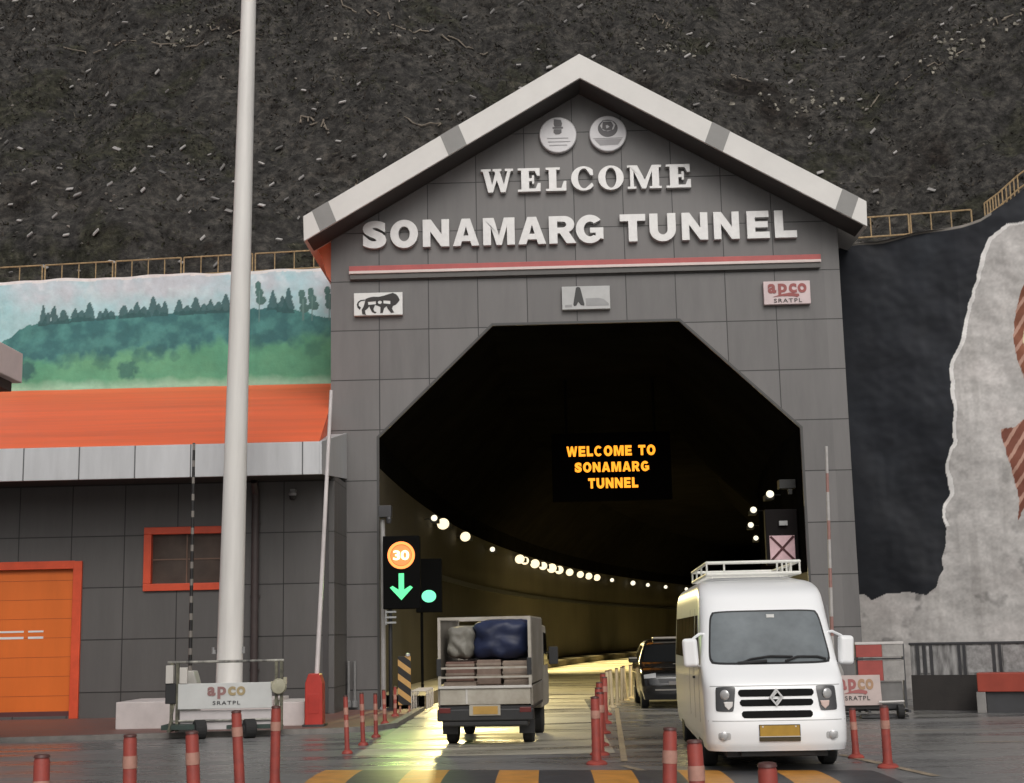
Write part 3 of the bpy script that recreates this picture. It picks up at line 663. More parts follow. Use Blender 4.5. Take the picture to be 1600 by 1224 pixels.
def railing(name, label, spans, ybase, h, nper, cat='railing'):
    t = thing(name, label, cat)
    for (xa, za, xb, zb, k) in spans:
        mb = MB(); y = ybase
        r = .022
        mb.tube([(xa, y, za), (xb, y, zb)], r, 6); mb.tube([(xa, y, za + h), (xb, y, zb + h)], r, 6)
        for i in range(k + 1):
            f = i / k; x = xa + (xb - xa) * f; z = za + (zb - za) * f
            mb.cyl((x, y, z - (.25 if i in (0, k) else 0)), (x, y, z + h), r if i in (0, k) else r * .75, n=6)
        obj('railing_panel', mb, RUST, t)
    return t
sp = []
xx = [-34, -30.2, -26.4, -22.6, -18.75, -14.87, -12.9, -10.99, -9.0, -6.75]
for i in range(len(xx) - 1):
    sp.append((xx[i] + .04, 11.70 + (xx[i] + 11) * .03, xx[i + 1] - .04, 11.70 + (xx[i + 1] + 11) * .03, 4 if i > 4 else 6))
railing('hillside_railing', 'low rusty cream railing along the top of the forest mural wall', sp, 4.5, .50, 4)

# ------------------------------------------------------------------ right mural wall
def YR(x): return float(np.interp(x, [6, 9, 12, 22, 40], [1.5, 0, -1, -2.2, -3]))
def topR(x): return float(np.interp(x, [6, 6.9, 9.14, 9.57, 9.8, 10.17, 10.62, 11.6, 13, 22, 40], [11.12, 11.17, 11.26, 11.31, 11.42, 11.66, 12.04, 12.7, 13.4, 14.2, 14.2])) + .03 * math.sin(x * 4)
def rwall(u, v):
    x = 6.19 + (5.4 * u / .84 if u < .84 else 5.4 + 10.4 * ((u - .84) / .16)); z = topR(x) * v
    w = min(1., (x - 6.19) / 1.0)
    d = .28 * mnoise.noise(Vector((x * .45, z * .4, 11))) + .07 * mnoise.noise(Vector((x * 1.5, z * 1.4, 2))) + .015 * mnoise.noise(Vector((x * 5, z * 5, 5)))
    return (x, YR(x) + d * w, z)
mb = MB(); mb.grid(rwall, 380, 460)
P = np.array(mb.v); X, Z = P[:, 0], P[:, 2]
n1 = fbm(X, Z, .8, 21); n2 = fbm(X, Z, 2.4, 25); n3 = fbm(X, Z, 7, 29)
pale = hexl('bcb8b5') * (.80 + .40 * n2)[:, None]
k = np.clip((n1 - .52) * 5, 0, 1)[:, None] * .35; pale = pale * (1 - k) + hexl('cfc7c4') * k
k = np.clip((5.5 - Z) / 5, 0, 1)[:, None] * .35; pale = pale * (1 - k) + hexl('8d8985') * k           # darker towards the bottom
k = np.clip((n2 - .60) * 7, 0, 1)[:, None] * np.clip((6.5 - Z) / 4, 0, 1)[:, None] * .65; pale = pale * (1 - k) + hexl('5b5957') * k
stn = fbm(X * 4, Z * .45, 1.0, 91)
k = np.clip((stn - .56) * 6, 0, 1)[:, None] * .35 * np.clip(1.2 - n1, 0, 1)[:, None]; pale = pale * (1 - k) + hexl('7d7873') * k
spk = vnoise(X, Z, 22, 95)
pale = pale * (.90 + .20 * spk)[:, None]
navy = hexl('1c1f26') * (.75 + .5 * n2)[:, None]
k = np.clip((n1 - .5) * 4, 0, 1)[:, None] * .5; navy = navy * (1 - k) + hexl('2b3037') * k
k = np.clip((6.5 - Z) / 3, 0, 1)[:, None]; navy = navy * (1 - k) + hexl('12151c') * (.8 + .4 * n2)[:, None] * k
dark = [(6.0, 11.4), (6.0, 2.5), (6.6, 2.51), (6.76, 2.35), (7.04, 2.46), (7.52, 2.54), (7.92, 2.45), (8.13, 2.62), (8.28, 2.99), (8.45, 4.64), (8.65, 6.77), (8.82, 8.0), (9.14, 9.06), (9.51, 10.44), (9.75, 10.86), (10.11, 11.13), (10.53, 11.19), (11.6, 11.3), (13, 10.9), (15, 11.2), (24, 11), (24, 15.5), (6, 15.5)]
jv = vnoise(X, Z, 1.7, 71) * .7 + vnoise(X, Z, 4.1, 72) * .3 - .5
jx = X + jv * .30; jz = Z + jv * .22
ind = inpoly(jx, jz, dark)
rim = ~ind & inpoly(jx - .075, jz + .05, dark) & (Z > 4.)
C = np.where(ind[:, None], navy, pale); C[rim] = hexl('e2dfdc')
k = ((topR(8) and (np.array([topR(x) for x in X]) - Z)) < .07) & (X < 9.8); C[k] = hexl('8d8780')
f1 = [(10.55, 9.9), (10.42, 9.71), (10.2, 8.95), (10.11, 8.34), (10.15, 7.8), (10.25, 7.37), (10.7, 7.1), (11.4, 7.5), (11.7, 8.6), (11.2, 9.6)]
f2 = [(11.4, 6.0), (10.8, 6.5), (10.18, 6.42), (9.97, 6.24), (9.65, 6.2), (9.71, 5.77), (9.83, 5.16), (9.94, 4.55), (9.88, 4.03), (10.04, 4.4), (10.5, 4.2), (11.2, 4.6)]
for pol, cc2 in ((f1, '84503a'), (f2, '7a4636')):
    m = inpoly(X + (n3 - .5) * .05, Z + (n2 - .5) * .05, pol)
    C[m] = hexl(cc2) * (.8 + .4 * n2[m])[:, None]
    st = m & (np.sin((X * 1.3 - Z * .9) * 17 + n1 * 3) > .55); C[st] = hexl('b58d7c')
m = inpoly(X, Z, [(10.42, 8.8), (10.3, 8.3), (10.4, 7.9), (10.75, 7.9), (10.95, 8.5), (10.7, 8.9)]); C[m] = hexl('d9cfa8')
rmw = thing('mural_wall', 'bulging shotcrete wall painted dark navy with a big pale patch, right of the portal', 'mural wall')
o = obj('painted_face', mb, paint_mat('mountain_mural_paint', dirt=.30, bump=.22, bscale=2.6), rmw, smooth=60, fixn=False); set_paint(o, C)
mb = MB()
mb.grid(lambda u, v: (6.19 + 15.8 * u, YR(6.19 + 15.8 * u) - .02 + (5.4 - YR(6.19 + 15.8 * u)) * v, topR(6.19 + 15.8 * u) - .02), 40, 3)
obj('wall_top', mb, CONC, rmw, fixn=False)
railing('hillside_railing', 'short rusty cream railing on the dark wall right of the portal roof', [(6.9, 11.45, 8.35, 11.52, 3), (8.4, 11.52, 9.95, 11.60, 3)], 1.6, .52, 3)
t = thing('hillside_railing', 'rusty railing climbing steeply at the top right corner of the pale wall', 'railing')
mb = MB(); pts = [(9.85, 11.44), (10.17, 11.66), (10.62, 12.04), (11.6, 12.7), (13, 13.4)]
for a, b in zip(pts[:-1], pts[1:]):
    for hh in (.08, .42):
        mb.tube([(a[0], YR(a[0]) + .5, a[1] + hh), (b[0], YR(b[0]) + .5, b[1] + hh)], .022, 6)
    for q in range(5):
        f = q / 5; x = a[0] + (b[0] - a[0]) * f; z = a[1] + (b[1] - a[1]) * f
        mb.cyl((x, YR(x) + .5, z - .2), (x, YR(x) + .5, z + .42), .018, n=6)
obj('railing_panel', mb, RUST, t)

# parapet in front of the right wall
pp = thing('painted_parapet', 'grey parapet with black and white painted panels on a dark base', 'parapet', (6.28, -4.0, 0), R(-27))
PARP = mat('black_white_streaked_paint', (.42, .41, .40), .6, scale=3.2, stretch=(3, 1, .5), col2=(.045, .043, .043), detail=7)
mb = MB(); mb.box(0, 16, 0, .25, .70, 1.30); ptop = obj('upper_panel', mb, PARP, pp)
mb = MB(); mb.box(-.02, 16, -.03, .28, 1.30, 1.345); obj('coping', mb, DARK, pp, bevel=.008)
for x in (.12, .26, .40, .95, 1.05, 1.62, 1.74, 2.5, 3.6, 3.75, 5): obj('upright', MB().box(x, x + .05, -.035, .0, .70, 1.30), DARK, ptop)
PALEM = (mat('pale_marbled_panel', (.40, .39, .385), .5, scale=7, col2=(.16, .155, .15), detail=8))
for xa, xb, yy in ((.19, .24, -.02), (.33, .38, -.02), (1.12, 1.6, -.012), (1.82, 2.45, -.012)): obj('pale_panel', MB().box(xa, xb, yy, 0, .74, 1.27), PALEM, ptop)
mb = MB(); mb.box(0, 16, -.05, .30, 0, .70); obj('plinth', mb, mat('dark_brown_plinth', (.028, .024, .022), .7, var=.3, scale=2, bump=.2), pp)
mb = MB(); mb.box(0, .25, .30, 4.6, 0, .70); obj('return_wall', mb, CONC, pp)
bn = thing('planter_bench', 'long bench with a red top panel in front of the parapet at the right edge', 'bench', (7.33, -5.0, 0), R(-20))
mb = MB(); mb.box(0, 4, -.5, 0, .40, .76); obj('red_panel', mb, mat('dark_red_panel', (.30, .045, .025), .5, var=.12), bn, bevel=.015)
mb = MB(); mb.box(.15, 4, -.42, -.05, .0, .399); obj('base', mb, DARK, bn)
mb = MB(); mb.box(-.03, .14, -.5, -.02, .0, .399); obj('leg', mb, CONC, bn, bevel=.01)

# ------------------------------------------------------------------ hillside
def hill(x, t):
    """t: distance up the slope"""
    ca, sa = math.cos(R(53)), math.sin(R(53))
    b = np.interp(x, [-60, 6.5, 9.5, 11, 14, 60], [11.3, 11.3, 11.3, 12.2, 13.6, 14.3])
    h = 1.5 * mnoise.noise(Vector((x * .05, t * .05, 7))) + .9 * mnoise.noise(Vector((x * .2, t * .16, 1))) - .55 * max(0, .35 - abs(mnoise.noise(Vector((x * .28 + t * .05, t * .05, 41))))) * 2 + .28 * mnoise.noise(Vector((x * .7, t * .7, 4))) + .15 * mnoise.noise(Vector((x * 1.9, t * 1.9, 9))) + .07 * mnoise.noise(Vector((x * 4.3, t * 4.3, 19)))
    h *= min(1, t / 1.5 + .12)
    return (x, 4.95 + t * ca - h * sa, b + t * sa + h * ca)
HILLM = bpy.data.materials.new('dark_rocky_soil'); HILLM.use_nodes = True
t_ = HILLM.node_tree; n_ = t_.nodes; l_ = t_.links; p_ = n_['Principled BSDF']
tc = n_.new('ShaderNodeTexCoord')
def _ramp(src, stops):
    r = n_.new('ShaderNodeValToRGB'); e = r.color_ramp.elements
    e[0].position, e[0].color = stops[0][0], (*stops[0][1], 1); e[1].position, e[1].color = stops[-1][0], (*stops[-1][1], 1)
    for pos, c in stops[1:-1]:
        q = e.new(pos); q.color = (*c, 1)
    l_.new(src, r.inputs[0]); return r.outputs[0]
def _noise(s, d=6, r=.6):
    a = n_.new('ShaderNodeTexNoise'); a.inputs['Scale'].default_value = s; a.inputs['Detail'].default_value = d; a.inputs['Roughness'].default_value = r; l_.new(tc.outputs['Object'], a.inputs['Vector']); return a.outputs['Fac']
c1 = _ramp(_noise(.30, 7, .66), [(.32, (.021, .018, .016)), (.44, (.055, .052, .048)), (.54, (.042, .040, .038)), (.62, (.036, .036, .026)), (.72, (.060, .056, .050))])
c2 = _ramp(_noise(3.2, 8, .72), [(.30, (.22, .21, .20)), (.5, (1, 1, 1)), (.70, (2.5, 2.4, 2.25))])
mx = n_.new('ShaderNodeMix'); mx.data_type = 'RGBA'; mx.blend_type = 'MULTIPLY'; mx.inputs['Factor'].default_value = 1; l_.new(c1, mx.inputs['A']); l_.new(c2, mx.inputs['B'])
l_.new(mx.outputs['Result'], p_.inputs['Base Color']); p_.inputs['Roughness'].default_value = .95; p_.inputs['Specular IOR Level'].default_value = .15
bp = n_.new('ShaderNodeBump'); bp.inputs['Strength'].default_value = .9; bp.inputs['Distance'].default_value = .15; l_.new(_noise(5, 9, .7), bp.inputs['Height']); l_.new(bp.outputs[0], p_.inputs['Normal'])
mb = MB(); mb.grid(lambda u, v: hill(-46 + 92 * u, 58 * v ** 1.3), 420, 260)
struct('hillside', mb, HILLM, smooth=80, fixn=False)
mb = MB(); rh = random.Random(3)
cols = [mat('dry_brown_scrub', (.050, .042, .033), .9, var=.3, scale=1), mat('olive_scrub', (.044, .044, .027), .9, var=.3, scale=1), mat('straw_twig', (.16, .14, .105), .9, var=.3, scale=1), mat('dark_clod', (.024, .020, .018), .95, var=.3, scale=1)]
def leaf(p, d, w):
    a = Vector(d).cross(Vector((rh.uniform(-1, 1), rh.uniform(-1, 1), rh.uniform(-1, 1)))).normalized() * w
    p = Vector(p); e = p + Vector(d)
    mb.add([p - a, p + a, e + a * .4, e - a * .4], [(0, 1, 2, 3)])
for i in range(34000):
    x = rh.uniform(-27, 27); t = rh.random() ** .8 * 34
    dens = mnoise.noise(Vector((x * .25, t * .25, 20)))
    if rh.random() > .62 + dens: continue
    p = Vector(hill(x, t)); k = rh.random()
    green = mnoise.noise(Vector((x * .16, t * .16, 33)))
    mb.cur = 1 if k < .35 + green * .7 else (0 if k < .83 else (3 if k < .965 else 2))
    for q in range(3):
        L = rh.uniform(.05, .15) * (1.25 if mb.cur == 2 else 1)
        d = Vector((rh.uniform(-1, 1), rh.uniform(-.9, .2), rh.uniform(-.2, 1))).normalized() * L
        leaf(p + Vector((rh.uniform(-.15, .15), -.02, rh.uniform(-.1, .1))), d, .009 if mb.cur == 2 else rh.uniform(.012, .04))
tag(obj('hillside_scrub', mb, cols, fixn=False), kind='stuff')
mb = MB()
for i in range(9000):
    x = rh.uniform(-26, 26); t = rh.random() ** .8 * 33
    if mnoise.noise(Vector((x * .3, t * .3, 60))) + rh.random() * .7 < .25: continue
    q = hill(x, t); k = rh.random(); mb.cur = 0 if k < .6 else (1 if k < .93 else 2)
    s_ = rh.uniform(.03, .09) * (1.5 if k > .985 else 1)
    m = Matrix.Translation((q[0], q[1] - .02, q[2] + .01)) @ Matrix.Rotation(rh.uniform(0, 6), 4, Vector((rh.random() - .5, rh.random() - .5, rh.random())).normalized())
    vs = [m @ Vector((a_ * s_, b_ * s_ * .8, c_ * s_ * .6)) * 1 for a_, b_, c_ in ((1, 0, 0), (-.8, .3, 0), (0, 1, .2), (.1, -.9, 0), (0, .1, 1), (.1, 0, -1))]
    mb.add(vs, [(0, 2, 4), (2, 1, 4), (1, 3, 4), (3, 0, 4), (2, 0, 5), (1, 2, 5), (3, 1, 5), (0, 3, 5)])
tag(obj('hillside_gravel', mb, [mat('dark_gravel', (.035, .031, .028), .9, var=.3, scale=1), mat('grey_gravel', (.085, .078, .070), .9, var=.3, scale=1), mat('pale_gravel', (.22, .20, .175), .9, var=.3, scale=1)], fixn=False), kind='stuff')
# pale roots and rubble
mb = MB()
def root(x0, t0, x1, t1, r=.03, k=18):
    pts = []
    for i in range(k + 1):
        f = i / k; x = x0 + (x1 - x0) * f + rh.uniform(-.16, .16); t = t0 + (t1 - t0) * f + rh.uniform(-.2, .2)
        q = hill(x, t); pts.append((q[0], q[1] - .05, q[2] + .03))
    for i in range(k):
        if rh.random() < .4: continue
        mb.cyl(pts[i], pts[i + 1], r * rh.uniform(.6, 1.2), r * rh.uniform(.5, 1.1), 5)
for a in ((-17.5, 13.6, -12.3, 12.6), (-12.2, 13.4, -10.6, 13.0), (-8.2, 15.0, -5.6, 13.2), (-5.4, 13.2, -2.8, 12.8), (-8.5, 8.2, -7.6, 7.6), (-5.5, 7.5, -2.5, 6.5), (-6.8, 5.4, -6.3, 3.2), (9.4, 9.2, 13.5, 9.3), (14, 10, 16, 10.8), (7.6, 2.7, 7.3, .6), (5.5, 11.6, 6.2, 10.6), (3.2, 15.5, 4.2, 14.8)):
    root(*a, r=rh.uniform(.018, .035))
tag(obj('pale_root', mb, mat('pale_root_wood', (.20, .17, .135), .85, var=.25, scale=3)), kind='stuff')
mb = MB()
for i in range(110):
    c = rh.choice([(7.0, 9.2), (8.0, 9.6), (13.0, 10.2), (12.5, 9.4), (-7, 12.8), (-13, 13.4), (3.4, 12.9)])
    x = c[0] + rh.gauss(0, .7); t = c[1] + rh.gauss(0, .35); q = hill(x, t); s = rh.uniform(.04, .16)
    m = Matrix.Translation((q[0], q[1] - .03, q[2])) @ Matrix.Rotation(rh.uniform(0, 6), 4, Vector((rh.random(), rh.random(), rh.random())).normalized())
    vs = [m @ Vector((a * s * rh.uniform(.6, 1.3), b * s * rh.uniform(.5, 1), c_ * s * rh.uniform(.4, .8))) for a in (-.5, .5) for b in (-.5, .5) for c_ in (-.5, .5)]
    mb.add(vs, [(0, 1, 3, 2), (4, 6, 7, 5), (0, 4, 5, 1), (2, 3, 7, 6), (0, 2, 6, 4), (1, 5, 7, 3)])
tag(obj('pale_rubble', mb, mat('pale_stone', (.26, .24, .20), .85, var=.35, scale=3)), kind='stuff')
# soil nail plates
PLATE = mat('pale_nail_plate', (.40, .38, .365), .6, var=.2, scale=5)
_t = PLATE.node_tree; _oi = _t.nodes.new('ShaderNodeObjectInfo'); _p = _t.nodes['Principled BSDF']; _sv = _t.nodes.new('ShaderNodeVectorMath'); _sv.operation = 'SCALE'; _src = _p.inputs['Base Color'].links[0].from_socket
_t.links.new(_src, _sv.inputs[0]); _t.links.new(M_(_t, 'MULTIPLY_ADD', _oi.outputs['Random'], .85, .25), _sv.inputs['Scale']); _t.links.new(_sv.outputs[0], _p.inputs['Base Color'])
mb = MB(); mb.prism([(-.13, -.05), (.10, -.06), (.13, .04), (-.09, .055)], -.035, 0); pl0 = obj('soil_nail_plate', mb, PLATE)
tag(pl0, 'small pale plate bolted to the dark hillside', 'plate', 'soil nail plates dotted over the hillside')
first = True; cnt = 0
for r_ in range(26):
    t = 1.2 + r_ * .92
    for c_ in range(-30, 31):
        x = c_ * 1.02 + (.5 if r_ % 2 else 0) + rh.uniform(-.12, .12)
        if abs(x) > 11 + t * .34 + 5: continue
        left = x < -9 and t < 7
        keep = .80 if left else .15 + .30 * (mnoise.noise(Vector((x * .15, t * .2, 50))) > .05)
        if rh.random() > keep or cnt > 285: continue
        p = hill(x, t + rh.uniform(-.15, .15))
        o = pl0 if first else pl0.copy()
        if not first: COL.objects.link(o)
        first = False; cnt += 1
        o.location = (p[0], p[1] - .06, p[2] + .05)
        s = rh.uniform(.35, 1.05); o.scale = (s, 1, s * rh.uniform(.8, 1.2))
        o.rotation_euler = (R(-37 + rh.uniform(-10, 10)), R(rh.uniform(-55, 25)), R(rh.uniform(-15, 15)))

# ------------------------------------------------------------------ flagpole
fp = thing('flagpole', 'very tall tapering white pole rising out of the frame from a white plinth', 'flagpole', (-7.37, -5.45, 0))
POLE = mat('pole_white', (.69, .67, .635), .42, var=.10, scale=1.3, stretch=(3, 3, .25))
mb = MB(); mb.lathe([(.28, .5), (.258, .56), (.250, 2.0), (.156, 15), (.085, 27), (.05, 27.2)], 28); shf = obj('shaft', mb, POLE, fp, smooth=40); shf.rotation_euler = (0, R(.95), 0)
mb = MB(); mb.lathe([(.42, .5), (.42, .56), (.29, .57)], 24)
for a in range(8): mb.cyl((.36 * math.cos(a * .785), .36 * math.sin(a * .785), .56), (.36 * math.cos(a * .785), .36 * math.sin(a * .785), .64), .025, n=6)
obj('base_flange', mb, STEEL, fp)
mb = MB()
for sgx in (-1, 1): mb.box(sgx * .27 - .02, sgx * .27 + .02, -.05, .05, 1.42, 1.5); mb.cyl((sgx * .30, -.03, 1.42), (sgx * .30, -.03, 1.55), .03, n=8)
obj('cleat', mb, STEEL, fp)
PLN = mat('white_plinth_render', (.60, .545, .53), .6, var=.12, scale=2.2, bump=.1)
mb = MB(); mb.box(-1.95, 1.04, -.85, .85, .055, .56); mb.box(1.041, 1.62, -.75, .85, .055, .50); obj('plinth', mb, PLN, fp, bevel=.012)

# ------------------------------------------------------------------ boom barriers
def boom(name, label, loc, body_m, arm_m, arm_len, h, lean, w=.38, armr=.045, armx=0.):
    t = thing(name, label, 'boom barrier', loc)
    mb = MB(); P = [(-w / 2, .0), (w / 2, .0), (w / 2 * .96, h * .82), (w / 2 * .6, h), (-w / 2 * .6, h), (-w / 2 * .96, h * .82)]
    mb.prism(P, -.17, .17); cab = obj('cabinet', mb, body_m, t, bevel=.02)
    mb = MB(); mb.box(-w * .3, w * .3, -.176, -.169, h * .25, h * .62); obj('access_door', mb, body_m, cab, bevel=.004)
    mb = MB(); mb.box(-w * .6, w * .6, -.22, .22, 0, .05); obj('foot_plate', mb, DARK, cab)
    mb = MB(); mb.cyl((armx, .0, h * .9), (armx + lean, .0, h * .9 + arm_len), armr, armr * .75, 10); obj('arm', mb, arm_m, t, smooth=40)
    return t
boom('boom_barrier', 'red boom barrier cabinet with a thin white arm raised beside the left building corner', (-5.50, -6.5, .05), mat('boom_red', (.46, .04, .028), .45, var=.15), mat('arm_white', (.62, .57, .56), .45, var=.15, scale=2), 5.50, .98, .27, w=.34, armx=.03)
boom('boom_barrier', 'boom barrier with a black and pale chequered arm raised in front of the orange window', (-7.56, -7.75, 0), mat('boom_cream', (.48, .46, .42), .45, var=.1), stripe_mat('arm_black_pale', (.014, .013, .013), (.20, .18, .16), 'Z', .31, .62), 4.25, 1.15, .0, w=.34, armr=.035)
boom('boom_barrier', 'boom barrier with a thin pale arm raised in front of the right portal pillar', (4.50, -5.0, 0), mat('boom_grey', (.35, .34, .33), .45, var=.1), stripe_mat('arm_white_red', (.42, .40, .385), (.30, .16, .14), 'Z', .95, .6), 4.4, 1.0, .12, w=.36, armr=.04)

# ------------------------------------------------------------------ rolling barricades
def wheel_small(mb, x, y, r=.16, w=.10):
    mb.cyl((x - w / 2, y, r), (x + w / 2, y, r), r, n=18)
bc = thing('rolling_barricade', 'white wheeled barricade with a printed company board in front of the flagpole', 'barricade', (-6.82, -8.35, 0), R(2))
mb = MB()
for x in (-.90, -.80, .93, 1.02): mb.box(x - .025, x + .025, -.03, .03, .12, 1.30)
for x in (-.85, .97):
    mb.tube([(x, -.45, .16), (x, .45, .16)], .028, 8); mb.tube([(x, -.42, .17), (x, 0, .62)], .02, 8)
fr = obj('frame', mb, mat('black_pale_frame', (.025, .025, .022), .5, scale=5, col2=(.20, .19, .13)), bc)
mb = MB(); mb.cyl((-.98, 0, 1.31), (1.06, 0, 1.31), .024, n=10); mb.cyl((-.9, 0, .30), (1.02, 0, .30), .02, n=8); obj('top_rail', mb, mat('banded_rail', (.52, .50, .44), .45, scale=1.2, stretch=(3, 1, 1), col2=(.03, .03, .03)), bc)
BRD = mat('barricade_white', (.56, .565, .55), .45, var=.07, scale=2)
mb = MB(); mb.box(-.78, .86, -.045, -.02, .50, .94); b1 = obj('board', mb, BRD, bc, bevel=.006)
mb = MB(); mb.box(-.76, .88, .03, .055, .14, .47); obj('lower_board', mb, mat('lower_board_pink_white', (.56, .52, .52), .5, var=.08), bc, bevel=.006)
holder = thing('tmp', None, None); bpy.data.objects.remove(holder)
def apco_at(parent, cx, cz, w, h, y, m1, m2, **k):
    n0 = set(parent.children)
    apco(parent, w, h, y, m1, m2, **k)
    for c in parent.children:
        if c not in n0: c.location = (cx, 0, cz)
apco_at(b1, .06, .73, .40, .19, -.046, mat('logo_faded_maroon', (.30, .16, .15), .5, var=.2), mat('logo_faded_ochre', (.36, .28, .15), .5, var=.2), sw=False, tcol=DARK)
mb = MB(); mb.box(-.99, -.86, -.10, .03, .95, 1.26); mb.box(-.76, -.62, -.06, .0, .94, 1.22); obj('reflector_box', mb, mat('cream_box', (.55, .52, .48), .5, var=.1), bc, bevel=.008)
mb = MB(); mb.box(-1.0, -.82, -.07, .02, .60, .945); obj('control_box', mb, BLACK, bc, bevel=.01)
mb = MB(); mb.lathe([(.02, -.06), (.12, -.05), (.14, 0), (.12, .05), (.02, .06)], 18, (0, 0, 0)); mb.rot(Matrix.Translation((.98, -.06, .86)) @ Matrix.Rotation(R(90), 4, 'X')); mb.box(.84, .9, -.06, -.02, .86, .95); mb.box(1.06, 1.12, -.06, -.02, .9, 1.02); obj('warning_lamp', mb, mat('dull_glass_lamp', (.36, .34, .25), .25, var=.2), bc, smooth=40)
for x in (-.42, .44):
    mb = MB(); mb.cyl((x - .02, -.30, .165), (x + .16, -.22, .165), .165, n=20); w_ = obj('wheel', mb, TYRE, bc, bevel=.02)
    mb = MB(); mb.cyl((x - .03, -.305, .165), (x + .0, -.29, .165), .06, n=12); obj('hub', mb, DARK, w_)
GSM = mat('dark_green_steel', (.03, .05, .042), .5, var=.2); obj('axle_frame', MB().box(-1.0, -.4, -.34, .3, .17, .25), GSM, bc); obj('axle_frame', MB().box(.1, .95, -.2, .2, .16, .22), GSM, bc)

rb = thing('rolling_barricade', 'barricade with red and pale boards and a leaning logo sign right of the white van', 'barricade', (5.12, -6.3, 0), R(-4))
mb = MB()
for x in (-.42, .44): mb.box(x - .025, x + .025, -.03, .03, .1, 1.36)
for x in (-.30, .42): mb.tube([(x, -.5, .14), (x, .5, .14)], .028, 8)
mb.cyl((-1.0, -.06, .16), (.45, -.06, .16), .028, n=8); mb.cyl((-1.0, -.06, .05), (.45, -.06, .05), .02, n=8)
obj('frame', mb, DARK, rb)
mb = MB(); mb.box(-.43, .05, -.06, -.03, 1.12, 1.35); mb.box(-.41, .05, -.06, -.03, .68, 1.06); obj('red_board', mb, mat('barricade_red', (.32, .06, .05), .5, var=.2, scale=4), rb, bevel=.005)
mb = MB(); mb.box(.055, .44, -.058, -.03, 1.12, 1.35); mb.box(.055, .44, -.058, -.03, .68, 1.06); obj('pale_board', mb, mat('barricade_pale', (.30, .285, .27), .55, var=.25, scale=5), rb, bevel=.005)
mb = MB(); mb.box(-.44, .45, -.07, -.02, 1.352, 1.40); obj('top_rail', mb, mat('rail_pale', (.55, .52, .50), .45, var=.1), rb, bevel=.005)
mb = MB(); mb.box(-1.15, .42, -.08, -.062, 1.07, 1.10); obj('mid_rail', mb, BLACK, rb)
mb = MB(); mb.box(-.05, .40, .0, .03, .24, .66); obj('back_panel', mb, mat('grey_panel', (.17, .165, .16), .5, var=.2), rb)
mb = MB(); mb.box(-.43, .43, -.30, .25, .02, .06); mb.box(-.95, .3, -.14, .1, .17, .26); obj('base_tray', mb, DARK, rb)
sb = MB(); sb.box(-.88, .02, -.02, .0, 0, .56)
lsn = obj('logo_sign', sb, mat('pinkish_sign', (.46, .37, .345), .5, var=.12, scale=3), rb, bevel=.005); lsn.location = (-.05, -.22, .24); lsn.rotation_euler = (R(-10), 0, 0)
apco_at(lsn, -.43, .30, .38, .24, -.021, LOGO_R, LOGO_G)
mb = MB(); mb.cyl((.22, -.34, .13), (.34, -.34, .13), .13, n=18); obj('wheel', mb, TYRE, rb, bevel=.015)
mb = MB(); mb.cyl((-.1, -.3, .30), (.36, -.3, .31), .022, n=8); obj('handle', mb, mat('handle_pale', (.5, .48, .46), .4), rb)

# ------------------------------------------------------------------ bollards
POSTM = mat('faded_red_post', (.36, .058, .040), .55, scale=7, col2=(.22, .042, .034), detail=8)
BANDM = mat('pale_reflective_band', (.42, .22, .17), .4, var=.2, scale=9)
CAPM = mat('dark_post_cap', (.09, .035, .03), .5)
def bollard(label, loc, h=.9, r=.055, group=None, bands=1, m=POSTM):
    t = thing('bollard', label, 'bollard', loc, rng.uniform(0, 3), group)
    t.rotation_euler = (R(rng.uniform(-3, 3)), R(rng.uniform(-3, 3)), t.rotation_euler[2])
    mb = MB(); mb.lathe([(r * 1.25, 0), (r * 1.15, .06), (r, .10), (r * .96, h - .03), (r * .8, h)], 16); obj('post', mb, m, t, smooth=45)
    mb = MB(); mb.lathe([(r * 2.3, 0), (r * 2.3, .018), (r * 1.9, .04), (r * 1.2, .055)], 20); obj('base', mb, m, t, smooth=35)
    mb = MB(); mb.lathe([(r * .99, h - .006), (r * .90, h + .012), (r * .5, h + .018)], 16); obj('cap', mb, CAPM, t, smooth=45)
    for k in range(bands):
        mb = MB(); z = h - .26 - k * .18; mb.lathe([(r * 1.03, z), (r * 1.045, z + .01), (r * 1.04, z + .09), (r * 1.02, z + .10)], 16); obj('reflective_band', mb, BANDM, t, smooth=45)
    return t
GN = 'red bollards in the near row'
for (x, y), lb_ in (((-4.58, -23.87), 'nearest red bollard at the bottom left corner, only its tip showing'),
                    ((-4.57, -21.79), 'red bollard in the near left row, second from the left edge'),
                    ((-4.09, -21.53), 'red bollard in the near left row in front of the left barricade wheel'),
                    ((-4.46, -18.01), 'tall red bollard in front of the middle of the printed white barricade'),
                    ((-4.26, -17.11), 'tall red bollard in front of the right end of the white barricade'),
                    ((-.21, -22.27), 'red bollard standing just left of the van front wheel, farthest of three'),
                    ((-.10, -23.67), 'red bollard overlapping the van front tyre, middle of three'),
                    ((.12, -25.45), 'lowest red bollard tip under the van number plate')):
    bollard(lb_, (x, y, 0), .9, .057, GN)
GK = 'thin red posts along the left kerb'
for (x, y, h), lb_ in (((-4.08, -12.4, .82), 'thin red kerb post nearest the camera, left of the green lit road'), ((-4.05, -10.8, .8), 'second thin red kerb post from the camera'),
                       ((-4.06, -9.0, .72), 'third thin red kerb post from the camera, at the paving corner'), ((-4.22, -6.2, .62), 'fourth thin red kerb post, on the red paving before the signal pole'),
                       ((-4.3, -3.6, .6), 'last thin red kerb post, beside the striped hazard board')):
    bollard(lb_, (x, y, .0 if y < -7.6 else .06), h, .035, GK, bands=2)
GM = 'red posts between the two lanes'
